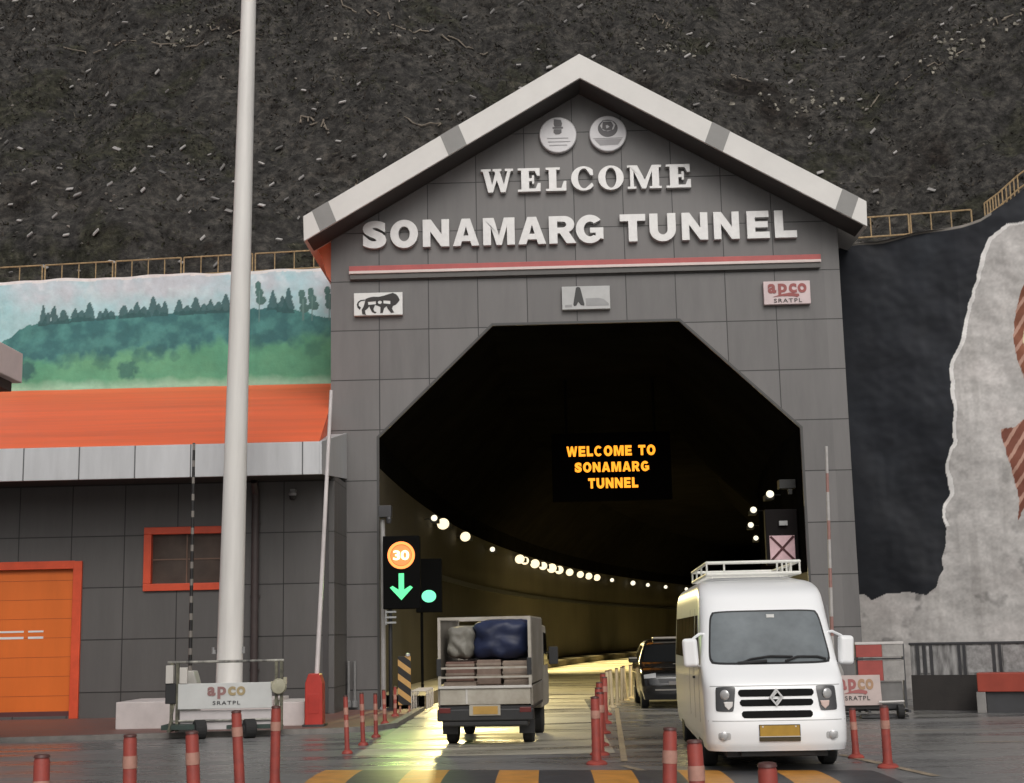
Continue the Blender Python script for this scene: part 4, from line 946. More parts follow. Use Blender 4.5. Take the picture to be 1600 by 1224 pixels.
for (x, y), lb_ in (((-.52, -14.9), 'nearest red post of the lane divider, at the yellow hump'), ((-.43, -13.5), 'second red post of the lane divider, close behind the nearest'), ((-.36, -11.8), 'third red post of the lane divider'),
                    ((-.22, -9.2), 'fourth red post of the lane divider'), ((-.08, -6.4), 'fifth red post of the lane divider'), ((.05, -3.6), 'sixth red post of the lane divider, farthest of the red ones')):
    bollard(lb_, (x, y, .0), .84, .06, GM)
LAMPLIT = mat('lamplit_cream_post', (.50, .40, .24), .5, var=.15)  # cream tone stands in for warm lamplight on the posts
for i in range(9):
    y = -1.7 + i * 1.05
    x = .16 + .155 * (y + 1.7)
    bollard('post with lamplight painted in as cream, at the tunnel mouth left of the dark car', (x, y, 0), .84, .045, 'posts painted lamplit cream inside the tunnel', bands=0, m=LAMPLIT)
bollard('slim faded red post on a base right of the van, nearer the van', (2.84, -14.71, 0), .62, .045, 'red posts right of the van')
bollard('faded red post on a wide round base, rightmost of all posts', (2.93, -16.08, 0), .72, .055, 'red posts right of the van')

# white kerb rail
gr_ = thing('guard_rail', 'low white rail of small frames on the kerb left of the truck', 'guard rail', (-4.2, -1.0, .05))
mb = MB()
for i in range(4): 
    y = i * .55
    mb.tube([(0, y, 0), (0, y, .42), (.34, y + .1, .42), (.34, y + .1, 0)], .018, 6)
obj('rail_frame', mb, mat('rail_white', (.55, .50, .44), .5, var=.1), gr_)

# ------------------------------------------------------------------ signals and signs
BOXB = mat('signal_box_black', (.005, .005, .005), .8, var=.1, spec=.05)
ts = thing('lane_signal', 'black signal box with a glowing orange ring sign above a green down arrow', 'traffic signal', (-4.39, -1.2, 0))
mb = MB(); mb.box(-.42, .42, 0, .28, 2.30, 3.95); obj('signal_box', mb, BOXB, ts, bevel=.02)
mb = MB(); mb.cyl((-.27, .14, .06), (-.27, .14, 2.30), .045, n=10); mb.box(-.36, -.18, .03, .25, .06, .12); obj('pole', mb, BLACK, ts)
mb = MB(); mb.prism(ell(0, 3.51, .31, .31, 36), -.03, -.001, holes=[ell(0, 3.51, .245, .245, 32)]); obj('ring', mb, mat('orange_ring_glow', (.6, .2, .05), .5, var=0, emit=(1, .27, .06), es=2.2), ts)
mb = MB(); mb.prism(ell(0, 3.51, .235, .235, 32), -.012, -.001); obj('sign_face', mb, mat('amber_face_glow', (.5, .2, .05), .5, var=0, emit=(1, .38, .12), es=.75), ts)
mb = glyphs('30', -.18, .18, 3.40, 3.62, -.03, -.013, off=.03); obj('lettering', mb, mat('white_hot_digits', (.9, .8, .6), .5, var=0, emit=(1, .74, .38), es=3.2), ts)
GRN = mat('green_arrow_glow', (.1, .6, .3), .5, var=0, emit=(.10, .72, .26), es=1.35)
mb = MB(); mb.prism([(-.06, 3.10), (.06, 3.10), (.06, 2.73), (.20, 2.82), (.26, 2.78), (0, 2.50), (-.26, 2.78), (-.20, 2.82), (-.06, 2.73)], -.03, -.001); obj('down_arrow', mb, GRN, ts)
gl = bpy.data.lights.new('arrow_light', 'SPOT'); gl.energy = 150; gl.color = (.62, 1, .28); gl.spot_size = R(100); gl.spot_blend = .8; gl.shadow_soft_size = .2
go = bpy.data.objects.new('arrow_light', gl); COL.objects.link(go); go.parent = ts; go.location = (0, -.1, 2.75); go.rotation_euler = Vector((.28, -.95, -.30)).to_track_quat('-Z', 'Y').to_euler()
mb = MB(); mb.box(-.36, -.12, -.04, .0, 1.98, 2.02); mb.box(-.36, -.12, -.04, .0, 2.10, 2.14); mb.box(-.36, -.12, -.04, .0, 2.22, 2.26); mb.box(-.37, -.34, -.03, .1, 1.95, 2.28); obj('number_plate', mb, mat('small_plate_grey', (.30, .31, .31), .5), ts)
lp_ = thing('gantry_post', 'slim pale grey post at the left edge of the tunnel opening', 'post', (-4.86, -.75, .06))  # gantry post with a camera head; carries no lamp
mb = MB(); mb.lathe([(.09, 0), (.09, .04), (.06, .06), (.055, 4.3), (.03, 4.32)], 14); obj('shaft', mb, mat('pale_grey_post', (.34, .33, .32), .4, var=.12), lp_, smooth=40)
mb = MB(); mb.box(-.08, .22, -.18, .12, 4.35, 4.62); mb.lathe([(.05, -.1), (.07, 0), (.05, .06)], 12, (.16, -.14, 4.30)); obj('camera_head', mb, DARK, lp_, bevel=.01)
g2 = thing('lane_signal', 'farther green signal glowing just inside the tunnel behind the first box', 'traffic signal', (-4.19, 4.0, 0))
mb = MB(); mb.box(-.34, .34, 0, .22, 2.30, 3.7); mb.cyl((-.2, .1, .3), (-.2, .1, 2.3), .04, n=8); obj('signal_box', mb, BOXB, g2, bevel=.02)
mb = MB(); mb.prism(ell(0, 2.72, .19, .16, 24), -.03, -.001); obj('green_light', mb, mat('green_signal_glow', (.1, .6, .4), .5, var=0, emit=(.20, .85, .48), es=1.4), g2)
xs_ = thing('lane_signal', 'square pale panel with a dark red cross at the right tunnel wall', 'traffic signal', (4.62, 1.0, 3.6))
mb = MB(); mb.box(-.38, .40, 0.02, .25, -.40, .95); mb.box(.05, .40, .25, .40, -.2, .2); obj('signal_box', mb, mat('dark_signal_box', (.012, .010, .010), .7, var=.1, spec=.1), xs_, bevel=.02)
mb = MB(); mb.box(-.30, .30, -.005, .019, -.31, .31); obj('sign_face', mb, mat('pinkish_panel', (.58, .40, .42), .5, var=.18, scale=4, emit=(.9, .5, .55), es=.12), xs_)
mb = MB()
for s_ in (1, -1): mb.prism([(-.30, -.27 * s_), (-.26, -.31 * s_), (.30, .27 * s_), (.26, .31 * s_)], -.02 - .003 * s_, -.006)
obj('red_cross', mb, mat('maroon_cross', (.07, .012, .016), .5), xs_)
mb = MB(); mb.box(-.06, .14, -.08, .02, .55, .66); obj('small_lamp', mb, STEEL, xs_)
rf = thing('tunnel_fixture', 'grey box fixture high on the right edge of the tunnel opening', 'fixture', (4.80, 1.0, 5.05))
mb = MB(); mb.box(-.18, .22, 0, .3, 0, .22); mb.box(.02, .12, -.06, .02, -.15, -.02); obj('housing', mb, mat('dull_grey_housing', (.03, .03, .028), .5), rf, bevel=.01)
hz = thing('hazard_board', 'tall narrow board with diagonal yellow and black stripes at the tunnel mouth', 'hazard marker', (-4.24, -2.2, .06))
mb = MB(); mb.box(-.14, .14, -.015, .015, .16, 1.20); obj('striped_board', mb, stripe_mat('yellow_black_chevron', (.52, .30, .10), (.015, .013, .012), 'Z', .30, .45, slant=.75), hz, bevel=.004)
mb = MB(); mb.box(-.12, -.08, .016, .05, 0, 1.1); mb.box(.08, .12, .016, .05, 0, 1.1); obj('leg', mb, mat('pale_red_leg', (.35, .16, .10), .5), hz)
mb = MB(); mb.lathe([(.05, 1.2), (.05, 1.25), (.02, 1.27)], 10, (.08, 0, 0)); obj('stud', mb, CHROME, hz)

# ------------------------------------------------------------------ speed hump
hm = MB(); d = Vector((.98, -.2, 0)); nrm = Vector((.2, .98, 0))
A = Vector((-3.98, -15.04, 0))
prof = [(0, 0.006), (.10, .016), (.3, .026), (.6, .030), (.9, .026), (1.1, .016), (1.2, .006)]
L = 0.; i = 0
while L < 6.7:
    w_ = .50 if i % 2 == 0 else .64
    if 3.75 < L < 4.25: w_ = .55
    hm.cur = i % 2
    for k in range(len(prof) - 1):
        q = []
        for (a, (o_, z)) in ((L, prof[k]), (L + w_, prof[k]), (L + w_, prof[k + 1]), (L, prof[k + 1])):
            p = A + d * a - Vector((0, 1, 0)) * o_ * 1.6; q.append((p.x, p.y, z))
        hm.add(q, [(0, 1, 2, 3)])
    L += w_; i += 1
tag(obj('speed_hump', hm, [mat('yellow_hump_paint', (.52, .235, .045), .45, var=.25, scale=4), mat('black_hump_rubber', (.045, .046, .05), .45, var=.25, scale=4)]), 'yellow and black striped speed hump across the near road', 'speed hump')
mk = MB()
def strip(x0, y0, x1, y1, w, z=.008):
    a = Vector((x0, y0)); b = Vector((x1, y1)); n = (b - a).normalized(); n = Vector((-n.y, n.x)) * w / 2
    mk.add([(a.x - n.x, a.y - n.y, z), (b.x - n.x, b.y - n.y, z), (b.x + n.x, b.y + n.y, z), (a.x + n.x, a.y + n.y, z)], [(0, 1, 2, 3)])
strip(2.75, -14.2, 3.2, -17.2, .12); strip(-.2, -15.2, .45, -17.6, .10); strip(5.0, -12.5, 8.5, -13.0, .06); strip(4.3, -9.9, 6.2, -10.1, .05)
strip(-.15, -14.6, .4, -1.0, .09)
struct('road_markings', mk, mat('worn_road_paint', (.30, .24, .17), .5, var=.4, scale=6), fixn=False)

# ------------------------------------------------------------------ vehicles
def fcurve(pts):
    a = np.array(pts)
    def f(z): return float(np.interp(z, a[:, 0], a[:, 1]))
    zz = np.linspace(a[0, 0], a[-1, 0], 400); v = np.interp(zz, a[:, 0], a[:, 1])
    k = 9; vp = np.pad(v, k, mode='edge'); v = np.convolve(vp, np.ones(2 * k + 1) / (2 * k + 1), 'valid')
    return lambda z: float(np.interp(z, zz, v))
class Body:
    """a car body as stacked plan outlines; front faces -Y"""
    def __init__(s, yf, yr, hw, Rf, nf, Rr=.25, nr=5):
        s.yf, s.yr, s.hw = fcurve(yf), fcurve(yr), fcurve(hw); s.Rf, s.nf, s.Rr, s.nr = Rf, nf, Rr, nr
        s.z0, s.z1 = yf[0][0], yf[-1][0]
    def front(s, x, z, off=0.):
        u = min(1., abs(x) / s.hw(z)); return s.yf(z) + s.Rf * (1 - (1 - u ** s.nf) ** (1 / s.nf)) - off
    def rear(s, x, z, off=0.):
        u = min(1., abs(x) / s.hw(z)); return s.yr(z) - s.Rr * (1 - (1 - u ** s.nr) ** (1 / s.nr)) + off
    def mesh(s, nz=70, K=28, M=24):
        mb = MB(); rows = []
        for j in range(nz + 1):
            z = s.z0 + (s.z1 - s.z0) * j / nz; h = s.hw(z); row = []
            for i in range(K + 1):
                a = -math.pi / 2 + math.pi * i / K; x = h * math.sin(a) if abs(math.sin(a)) < 1 else h * math.copysign(1, a)
                row.append((x, s.front(x, z), z))
            ya, yb = s.yf(z) + s.Rf, s.yr(z) - s.Rr
            for i in range(1, M): row.append((h, ya + (yb - ya) * i / M, z))
            for i in range(K + 1):
                a = math.pi / 2 - math.pi * i / K; x = h * math.sin(a); row.append((x, s.rear(x, z), z))
            for i in range(1, M): row.append((-h, yb + (ya - yb) * i / M, z))
            rows.append(row)
        n = len(rows[0]); vs = [q for r_ in rows for q in r_]; fs = []
        for j in range(nz):
            for i in range(n):
                k = (i + 1) % n; fs.append((j * n + i, j * n + k, (j + 1) * n + k, (j + 1) * n + i))
        fs.append(tuple(reversed(range(n)))); fs.append(tuple(range(nz * n, nz * n + n)))
        mb.add(vs, fs); return mb
    def panel(s, c, off, thick=.03, n=14, m=8, rear=False, rnd=0.):
        """c: four (x,z) corners bl, br, tr, tl laid on the front surface"""
        g = s.rear if rear else s.front; sgn = -1 if not rear else 1
        def P(u, v, o):
            if rnd:   # rounded corners
                uu, vv = 2 * u - 1, 2 * v - 1
                f = 1 - rnd * (abs(uu) * abs(vv)) ** 6; u, v = (uu * f + 1) / 2, (vv * f + 1) / 2
            x = (c[0][0] * (1 - u) + c[1][0] * u) * (1 - v) + (c[3][0] * (1 - u) + c[2][0] * u) * v
            z = (c[0][1] * (1 - u) + c[1][1] * u) * (1 - v) + (c[3][1] * (1 - u) + c[2][1] * u) * v
            return (x, g(x, z, o), z)
        mb = MB(); mb.grid(lambda u, v: P(u, v, off), n, m)
        per = [(i / n, 0) for i in range(n)] + [(1, j / m) for j in range(m)] + [(1 - i / n, 1) for i in range(n)] + [(0, 1 - j / m) for j in range(m)]
        A_ = [P(u, v, off) for u, v in per]; B_ = [P(u, v, off - thick) for u, v in per]; q = len(per)
        mb.add(A_ + B_, [(i, (i + 1) % q, q + (i + 1) % q, q + i) for i in range(q)])
        return mb
    def side(s, sx, y0, y1, z0, z1, off, y0t=None, y1t=None, m=8, thick=.02):
        y0t = y0 if y0t is None else y0t; y1t = y1 if y1t is None else y1t
        mb = MB()
        def P(u, v, o):
            z = z0 + (z1 - z0) * v; a = y0 + (y0t - y0) * v; b = y1 + (y1t - y1) * v
            return (sx * (s.hw(z) + o), a + (b - a) * u, z)
        mb.grid(lambda u, v: P(u, v, off), 4, m)
        per = [(i / 4, 0) for i in range(4)] + [(1, j / m) for j in range(m)] + [(1 - i / 4, 1) for i in range(4)] + [(0, 1 - j / m) for j in range(m)]
        A_ = [P(u, v, off) for u, v in per]; B_ = [P(u, v, off - thick) for u, v in per]; q = len(per)
        mb.add(A_ + B_, [(i, (i + 1) % q, q + (i + 1) % q, q + i) for i in range(q)])
        return mb
def road_wheel(parent, x, y, r, w, rim_m):
    sx = 1 if x > 0 else -1
    mb = MB(); pr_ = [(r * .62, -w / 2), (r * .92, -w / 2), (r, -w * .36), (r, w * .36), (r * .92, w / 2), (r * .62, w / 2)]
    mb.lathe(pr_, 28); mb.rot(Matrix.Translation((x, y, r)) @ Matrix.Rotation(R(90), 4, 'Y'))
    wv = obj('wheel', mb, TYRE, parent, smooth=40)
    mb = MB(); mb.lathe([(r * .1, w * .30), (r * .25, w * .34), (r * .45, w * .24), (r * .61, w * .44), (r * .64, w * .50), (r * .64, -w * .5)], 24)
    mb.rot(Matrix.Translation((x, y, r)) @ Matrix.Rotation(R(90 * sx), 4, 'Y')); obj('rim', mb, rim_m, wv, smooth=40)
def arch(body_o, ys, r, zc, hwid, m):
    for y in ys:
        mb = MB(); mb.cyl((-hwid, y, zc), (hwid, y, zc), r, n=36)
        boolean(body_o, obj('cutter', mb, m))
GREYRIM = mat('grey_steel_rim', (.12, .12, .12), .45, var=.15)
LENS = mat('headlight_lens', (.42, .42, .42), .12, var=.15, scale=8, metal=.3)

# --- white van coming out of the tunnel
VP = mat('van_white_paint', (.86, .865, .87), .32, var=.012, scale=.8, coat=.35, rvar=.015, detail=2)
van = thing('passenger_van', 'tall white passenger van with a roof rack coming out of the tunnel', 'van', (1.56, -16.62, 0), R(-2.2)); van.scale = (.955, 1, 1)
B = Body(yf=[(.26, .06), (.31, .02), (.48, 0), (.62, .015), (.70, .045), (1.0, .10), (1.08, .15), (1.26, .42), (1.30, .47), (1.88, .93), (1.94, .97), (2.12, 1.13), (2.22, 1.36), (2.30, 1.75), (2.37, 2.7)],
         yr=[(.26, 6.75), (.4, 6.85), (.7, 6.9), (1.6, 6.85), (2.1, 6.7), (2.37, 6.4)],
         hw=[(.26, .845), (.33, .868), (.6, .878), (1.0, .88), (1.3, .87), (1.88, .835), (2.1, .82), (2.22, .795), (2.31, .73), (2.37, .55)], Rf=.44, nf=4.2, Rr=.25, nr=6)
bo = obj('body', B.mesh(nz=90, K=36, M=30), [VP, BLACK], van, smooth=32)
arch(bo, (1.28, 5.3), .45, .36, 1.2, BLACK)
WS = mat('windscreen_glass', (.15, .168, .176), .12, var=.35, scale=1.2, spec=.9, coat=.6, rvar=.03)  # pale base colour stands in for reflected sky
ws = obj('windscreen', B.panel([(-.755, 1.275), (.755, 1.275), (.685, 1.885), (-.685, 1.885)], .008, .02, 24, 12, rnd=.05), WS, van, smooth=40)
obj('windscreen_seal', B.panel([(-.78, 1.25), (.78, 1.25), (.705, 1.905), (-.705, 1.905)], .004, .02, 24, 12, rnd=.05), BLACK, van, smooth=40)
mb = MB()
def fpt(x, z, o): return (x, B.front(x, z, o), z)
mb.tube([fpt(-.36, 1.275, .035), fpt(-.25, 1.315, .035), fpt(.0, 1.345, .035), fpt(.28, 1.335, .035)], .014, 6); mb.tube([fpt(.18, 1.285, .035), fpt(.34, 1.335, .035), fpt(.60, 1.33, .035), fpt(.70, 1.30, .035)], .014, 6)
mb.tube([fpt(-.42, 1.27, .03), fpt(-.05, 1.29, .04)], .018, 6)
obj('wiper', mb, BLACK, van)
mb = MB(); a = fpt(.07, 1.83, .02); mb.box(a[0] - .05, a[0] + .05, a[1] - .012, a[1] + .02, 1.81, 1.85); obj('sticker', mb, WHITE, ws)
mb = MB(); mb.add(B.panel([(-.60, 1.285), (-.34, 1.275), (-.42, 1.31), (-.56, 1.315)], .016, .01, 6, 3).v, B.panel([(-.60, 1.285), (-.34, 1.275), (-.42, 1.31), (-.56, 1.315)], .016, .01, 6, 3).f); obj('dash_reflection', mb, WHITE, ws) if False else None
HLB = mat('headlight_housing', (.035, .035, .036), .15, var=.1, coat=.5)
for sx in (-1, 1):
    c_ = [(.53, .715), (.745, .72), (.735, 1.0), (.49, 1.005)] if sx > 0 else [(-.745, .72), (-.53, .715), (-.49, 1.005), (-.735, 1.0)]
    hl = obj('headlight', B.panel(c_, .008, .03, 10, 8, rnd=.06), HLB, van, smooth=40)
    mb = MB(); a = fpt(sx * .625, .91, 0)
    mb.lathe([(.052, 0), (.06, .012), (.05, .02), (.03, .026)], 20); mb.rot(Matrix.Translation((a[0], a[1] - .008, a[2])) @ Matrix.Rotation(R(90), 4, 'X') @ Matrix.Rotation(R(sx * 18), 4, 'Y')); obj('lens', mb, LENS, hl, smooth=50)
    q = [(-.06, .83), (.06, .83), (.05, .775), (.0, .735), (-.045, .775)]
    mb = MB(); a = fpt(sx * .585, .79, 0)
    mb.prism([(sx * .59 + u * .95, w_) for u, w_ in q], a[1] - .03, a[1] + .02); obj('indicator', mb, mat('indicator_white', (.7, .68, .66), .2, var=.05) if sx < 0 else mat('indicator_rose', (.66, .50, .45), .2, var=.08), hl, bevel=.006)
    mb = MB(); a = fpt(sx * .66, .44, 0); mb.lathe([(.045, 0), (.05, .012), (.03, .02)], 16); mb.rot(Matrix.Translation((a[0], a[1] - .004, .44)) @ Matrix.Rotation(R(90), 4, 'X')); obj('fog_lamp', mb, LENS, van, smooth=50)
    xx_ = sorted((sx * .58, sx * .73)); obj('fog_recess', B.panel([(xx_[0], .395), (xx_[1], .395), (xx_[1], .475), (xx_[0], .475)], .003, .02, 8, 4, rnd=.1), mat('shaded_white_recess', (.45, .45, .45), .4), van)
SLOT = mat('grille_black', (.006, .006, .006), .7, var=.1, spec=.12)
slots = [obj('grille_slot', B.panel([(-.46, .885), (.46, .885), (.465, .968), (-.465, .968)], .006, .03, 24, 3, rnd=.05), SLOT, van, smooth=40),
         obj('grille_slot', B.panel([(-.445, .775), (.445, .775), (.452, .852), (-.452, .852)], .006, .03, 24, 3, rnd=.05), SLOT, van, smooth=40),
         obj('grille_slot', B.panel([(-.43, .64), (.43, .64), (.435, .722), (-.435, .722)], .006, .03, 24, 3, rnd=.05), SLOT, van, smooth=40)]
mb = MB(); a = fpt(0, .875, 0)[1] - .02
dia = lambda r: [(0, .875 - r * 1.2), (r, .875), (0, .875 + r * 1.2), (-r, .875)]
mb.prism(dia(.088), a - .025, a + .03, holes=[dia(.062)])
mb.prism([(-.045, .865), (-.012, .905), (.012, .932), (-.002, .942), (-.052, .882)], a - .02, a + .01); mb.prism([(.045, .885), (.012, .845), (-.012, .818), (.002, .808), (.052, .868)], a - .02, a + .01)
obj('badge', mb, CHROME, van)
npm = obj('number_plate', MB().box(-.235, .265, -.012, .02, .375, .565), mat('plate_dark', (.05, .035, .01), .4), van, bevel=.006); 
mb = MB(); mb.box(-.225, .255, -.016, -.0125, .43, .555); obj('plate_face', mb, mat('plate_ochre', (.40, .235, .03), .4, var=.12, scale=8), npm)
mb = MB(); mb.box(-.235, .265, -.02, -.011, .425, .433); mb.box(-.2, -.18, -.02, -.0161, .535, .55); mb.box(.2, .22, -.02, -.0161, .535, .55); obj('plate_bolt', mb, CHROME, npm)
obj('bonnet_seam', B.panel([(-.80, 1.004), (.80, 1.004), (.80, 1.012), (-.80, 1.012)], .002, .01, 30, 1), mat('seam_grey', (.25, .25, .25), .5), van)
obj('bumper_seam', B.panel([(-.84, .605), (.84, .605), (.84, .613), (-.84, .613)], .002, .01, 30, 1), mat('seam_grey_low', (.32, .32, .32), .5), van)
mb = MB(); mb.box(-.62, .62, .25, 6.5, .18, .30); mb.box(-.45, .45, .14, .4, .20, .28); obj('underbody', mb, BLACK, van)
for sx in (-1, 1):
    y = 1.05
    ys_ = [(1.02, 1.86, 1.32, 1.75), (1.98, 2.86, 1.98, 2.86), (2.93, 3.78, 2.93, 3.78), (3.85, 4.7, 3.85, 4.7), (4.77, 5.6, 4.77, 5.6), (5.67, 6.5, 5.67, 6.4)]
    for k, (ya, yb, yat, ybt) in enumerate(ys_):
        obj('window', B.side(sx, ya, yb, 1.30, 1.86, .006, yat, ybt), GLASS, van)
    for yy in (.98, 1.92, 2.90): obj('door_seam', B.side(sx, yy, yy + .012, .55, 1.95, .003, m=10, thick=.01), mat('seam_side', (.2, .2, .2), .5), van)
    mb = MB(); z = 1.06; mb.box(sx * .89 - .015, sx * .89 + .015, 1.72, 1.86, 1.06, 1.09); obj('door_handle', mb, BLACK, van, bevel=.005)
    # mirrors
    mc = obj('mirror', MB().box(-.095, .095, -.07, .07, -.175, .175), VP, van, bevel=.045); mc.location = (sx * .99, .70, 1.40); mc.rotation_euler = (0, R(3 * sx), R(10 * sx))
    mc.modifiers['bevel'].segments = 4
    mb = MB(); mb.tube([(-sx * .05, .02, .17), (-sx * .12, .16, .22), (-sx * .24, .24, .2)], .018, 8); mb.tube([(-sx * .04, .02, -.15), (-sx * .16, .2, -.2)], .016, 8); obj('mirror_arm', mb, VP, mc)
    mb = MB(); mb.box(-.085, .085, .071, .075, -.14, .14); obj('mirror_glass', mb, GLASS, mc)
    for yw in (1.28, 5.3): road_wheel(van, sx * .765, yw, .36, .20, GREYRIM)
RK = mat('rack_white', (.66, .65, .60), .4, var=.08)
mb = MB(); zb, zt = 2.40, 2.55; x_ = .64
for z in (zb, zt): mb.tube([(-x_, 1.95, z), (x_, 1.95, z), (x_, 5.0, z), (-x_, 5.0, z)], .022, 8, closed=True)
for (x, y) in [(-x_, 1.95), (x_, 1.95), (x_, 5), (-x_, 5), (-x_, 3.0), (x_, 3.0), (-x_, 4.0), (x_, 4.0), (-.40, 1.95), (.33, 1.95), (.40, 1.95), (.46, 1.95), (.52, 1.95)]: mb.cyl((x, y, zb), (x, y, zt), .014, n=6)
for y in (2.4, 3.0, 3.6, 4.2, 4.7): mb.cyl((-x_, y, zb), (x_, y, zb), .015, n=6)
for x in (-.5, .5):
    for y in (2.9, 3.7, 4.6): mb.cyl((x, y, 2.28), (x, y, zb), .02, n=6)
obj('roof_rack', mb, RK, van)

# --- dark car behind the van
CP = mat('car_black_paint', (.007, .007, .007), .22, var=.1, coat=.6, rvar=.04)
car = thing('parked_car' if False else 'dark_car', 'dark car coming out of the tunnel, half hidden behind the white van', 'car', (1.78, -1.75, 0), R(0))
CB = Body(yf=[(.2, .12), (.32, .03), (.5, 0), (.68, .04), (.78, .12), (.88, .42), (.95, .95), (.99, 1.12), (1.38, 1.72), (1.45, 1.95), (1.50, 2.25)],
          yr=[(.2, 3.7), (.5, 3.8), (.95, 3.78), (1.4, 3.5), (1.5, 3.2)],
          hw=[(.2, .78), (.4, .83), (.75, .84), (.95, .82), (1.38, .64), (1.46, .58), (1.50, .48)], Rf=.35, nf=3.5)
cbo = obj('body', CB.mesh(nz=60), [CP, BLACK], car, smooth=32); arch(cbo, (.78, 3.1), .35, .30, 1.2, BLACK)
obj('windscreen', CB.panel([(-.72, 1.0), (.72, 1.0), (.60, 1.38), (-.60, 1.38)], .006, .02, 18, 8, rnd=.05), GLASS, car, smooth=40)
SILR = mat('pale_trim', (.30, .28, .25), .3, metal=.4, var=.1)
for sx in (-1, 1):
    xs2 = sorted((sx * .52, sx * .78)); obj('headlight', CB.panel([(xs2[0], .66), (xs2[1], .68), (xs2[1], .78), (xs2[0], .74)], .008, .03, 8, 4), LENS, car, smooth=40)
    mm = obj('mirror', MB().box(-.10, .10, -.06, .05, -.06, .07), CP, car, bevel=.03); mm.location = (sx * .95, 1.2, 1.05)
    mb = MB(); mb.box(-.09, .09, -.066, -.06, .035, .06); obj('mirror_stripe', mb, SILR, mm)
    obj('window', CB.side(sx, 1.35, 3.3, .99, 1.36, .006, 1.75, 3.05), GLASS, car)
    mb = MB(); z0_, z1_ = 1.0, 1.38
    mb.tube([(sx * (CB.hw(z) + .004), CB.front(sx * CB.hw(z) * .97, z, -.06), z) for z in (1.0, 1.1, 1.2, 1.3, 1.38)], .012, 6); obj('pillar_trim', mb, SILR, car)
    for yw in (.78, 3.1): road_wheel(car, sx * .74, yw, .30, .17, GREYRIM)
obj('grille', CB.panel([(-.45, .56), (.45, .56), (.48, .66), (-.48, .66)], .006, .03, 14, 3), BLACK, car)
obj('chrome_bar', CB.panel([(-.55, .40), (.55, .40), (.55, .43), (-.55, .43)], .012, .03, 14, 2), SILR, car)
obj('bonnet_edge', CB.panel([(-.5, .69), (.5, .69), (.5, .715), (-.5, .715)], .008, .03, 14, 2), mat('lit_bonnet_edge', (.09, .09, .085), .4), car)  # grey strip paints the lit edge of the bonnet
obj('number_plate', MB().box(-.25, .25, -.02, .03, .52, .60), mat('dull_plate', (.16, .15, .14), .5, var=.1), car)
mb = MB(); mb.box(-.42, .42, 2.05, 2.4, 1.50, 1.555); obj('pale_roof_edge', mb, mat('grey_roof_edge', (.20, .18, .155), .4, var=.1), car, bevel=.02)  # added pale box stands in for the lighter edge of the roof
a_ = (0, CB.front(0, .97, 0), .93); mb = MB(); mb.box(-.06, .06, a_[1] - .08, a_[1] - .04, .93, .96); obj('washer', mb, SILR, car)

# --- small cargo truck going in
tr = thing('cargo_truck', 'small white cargo truck with a cage body driving into the tunnel', 'truck', (-2.09, -11.45, 0), R(-4))
TW = mat('truck_dull_white', (.46, .43, .37), .55, scale=2.6, col2=(.27, .24, .19), detail=8)
mb = MB(); mb.box(-.70, .70, 0, .04, .62, .86); tg = obj('tailgate', mb, TW, tr, bevel=.008)
mb = MB(); mb.box(-.72, .72, -.03, .05, .865, .905); mb.box(-.3, -.27, -.012, 0, .63, .86); obj('gate_rail', mb, mat('gate_rail_pale', (.5, .48, .45), .4, var=.1), tg, bevel=.005)
mb = MB(); mb.box(-.72, .72, 0, 2.25, .55, .60); mb.box(-.55, -.45, 0, 3.2, .42, .55); mb.box(.45, .55, 0, 3.2, .42, .55); obj('chassis', mb, BLACK, tr)
for sx in (-1, 1):
    mb = MB(); xa, xb = sorted((sx * .70, sx * .735)); mb.box(xa, xb, .04, 2.25, .60, .90); mb.box(xa + .004, xb - .004, .05, 2.25, .93, 1.93) if sx > 0 else mb.box(xa + .004, xb - .004, .05, 2.25, .93, 1.93)
    obj('side_panel', mb, mat('grey_side_panel', (.30, .275, .24), .55, scale=2, col2=(.17, .15, .12), detail=8), tr, bevel=.006)
mb = MB()
for x in (-.70, .70):
    mb.box(x - .022, x + .022, -.022, .022, .90, 1.95)
    mb.box(x - .02, x + .02, .023, 2.25, 1.91, 1.95)
    mb.box(x - .02, x + .02, 2.2, 2.25, .9, 1.91)
mb.box(-.678, .678, -.022, .022, 1.91, 1.95); mb.box(-.678, .678, 2.2, 2.25, 1.91, 1.95)
mb.box(-.69, .69, -.02, .018, 1.16, 1.19); mb.box(-.69, .69, -.02, .018, 1.02, 1.05)
obj('cage_frame', mb, mat('cage_pale', (.46, .43, .38), .5, scale=4, col2=(.28, .25, .2)), tr)
for x in (-.71, .69): obj('hinge', MB().box(x - .035, x + .035, -.03, .02, 1.06, 1.32), BLACK, tr, bevel=.006)
mb = MB(); mb.box(-.74, .74, -.05, .12, .38, .56); mb.box(-.66, .66, -.02, .2, .30, .38); obj('rear_bumper', mb, BLACK, tr, bevel=.02)
for sx in (-1, 1):
    mb = MB(); mb.box(sx * .62 - .09, sx * .62 + .09, -.055, -.02, .50, .58); obj('tail_light', mb, mat('tail_light_dull', (.12, .02, .018), .25, var=.1), tr, bevel=.008)
mb = MB(); mb.box(-.24, .24, -.075, -.04, .46, .62); tp = obj('number_plate', mb, mat('plate_frame_pale', (.36, .33, .27), .5), tr, bevel=.005)
mb = MB(); mb.box(-.18, .20, -.082, -.076, .48, .60); obj('plate_face', mb, mat('plate_yellow', (.42, .25, .06), .45, var=.15), tp)
mb = MB(); mb.cyl((-.66, 1.0, .28), (.66, 1.0, .28), .05, n=10); mb.box(-.3, .3, .3, .8, .3, .42); obj('rear_axle', mb, DARK, tr)
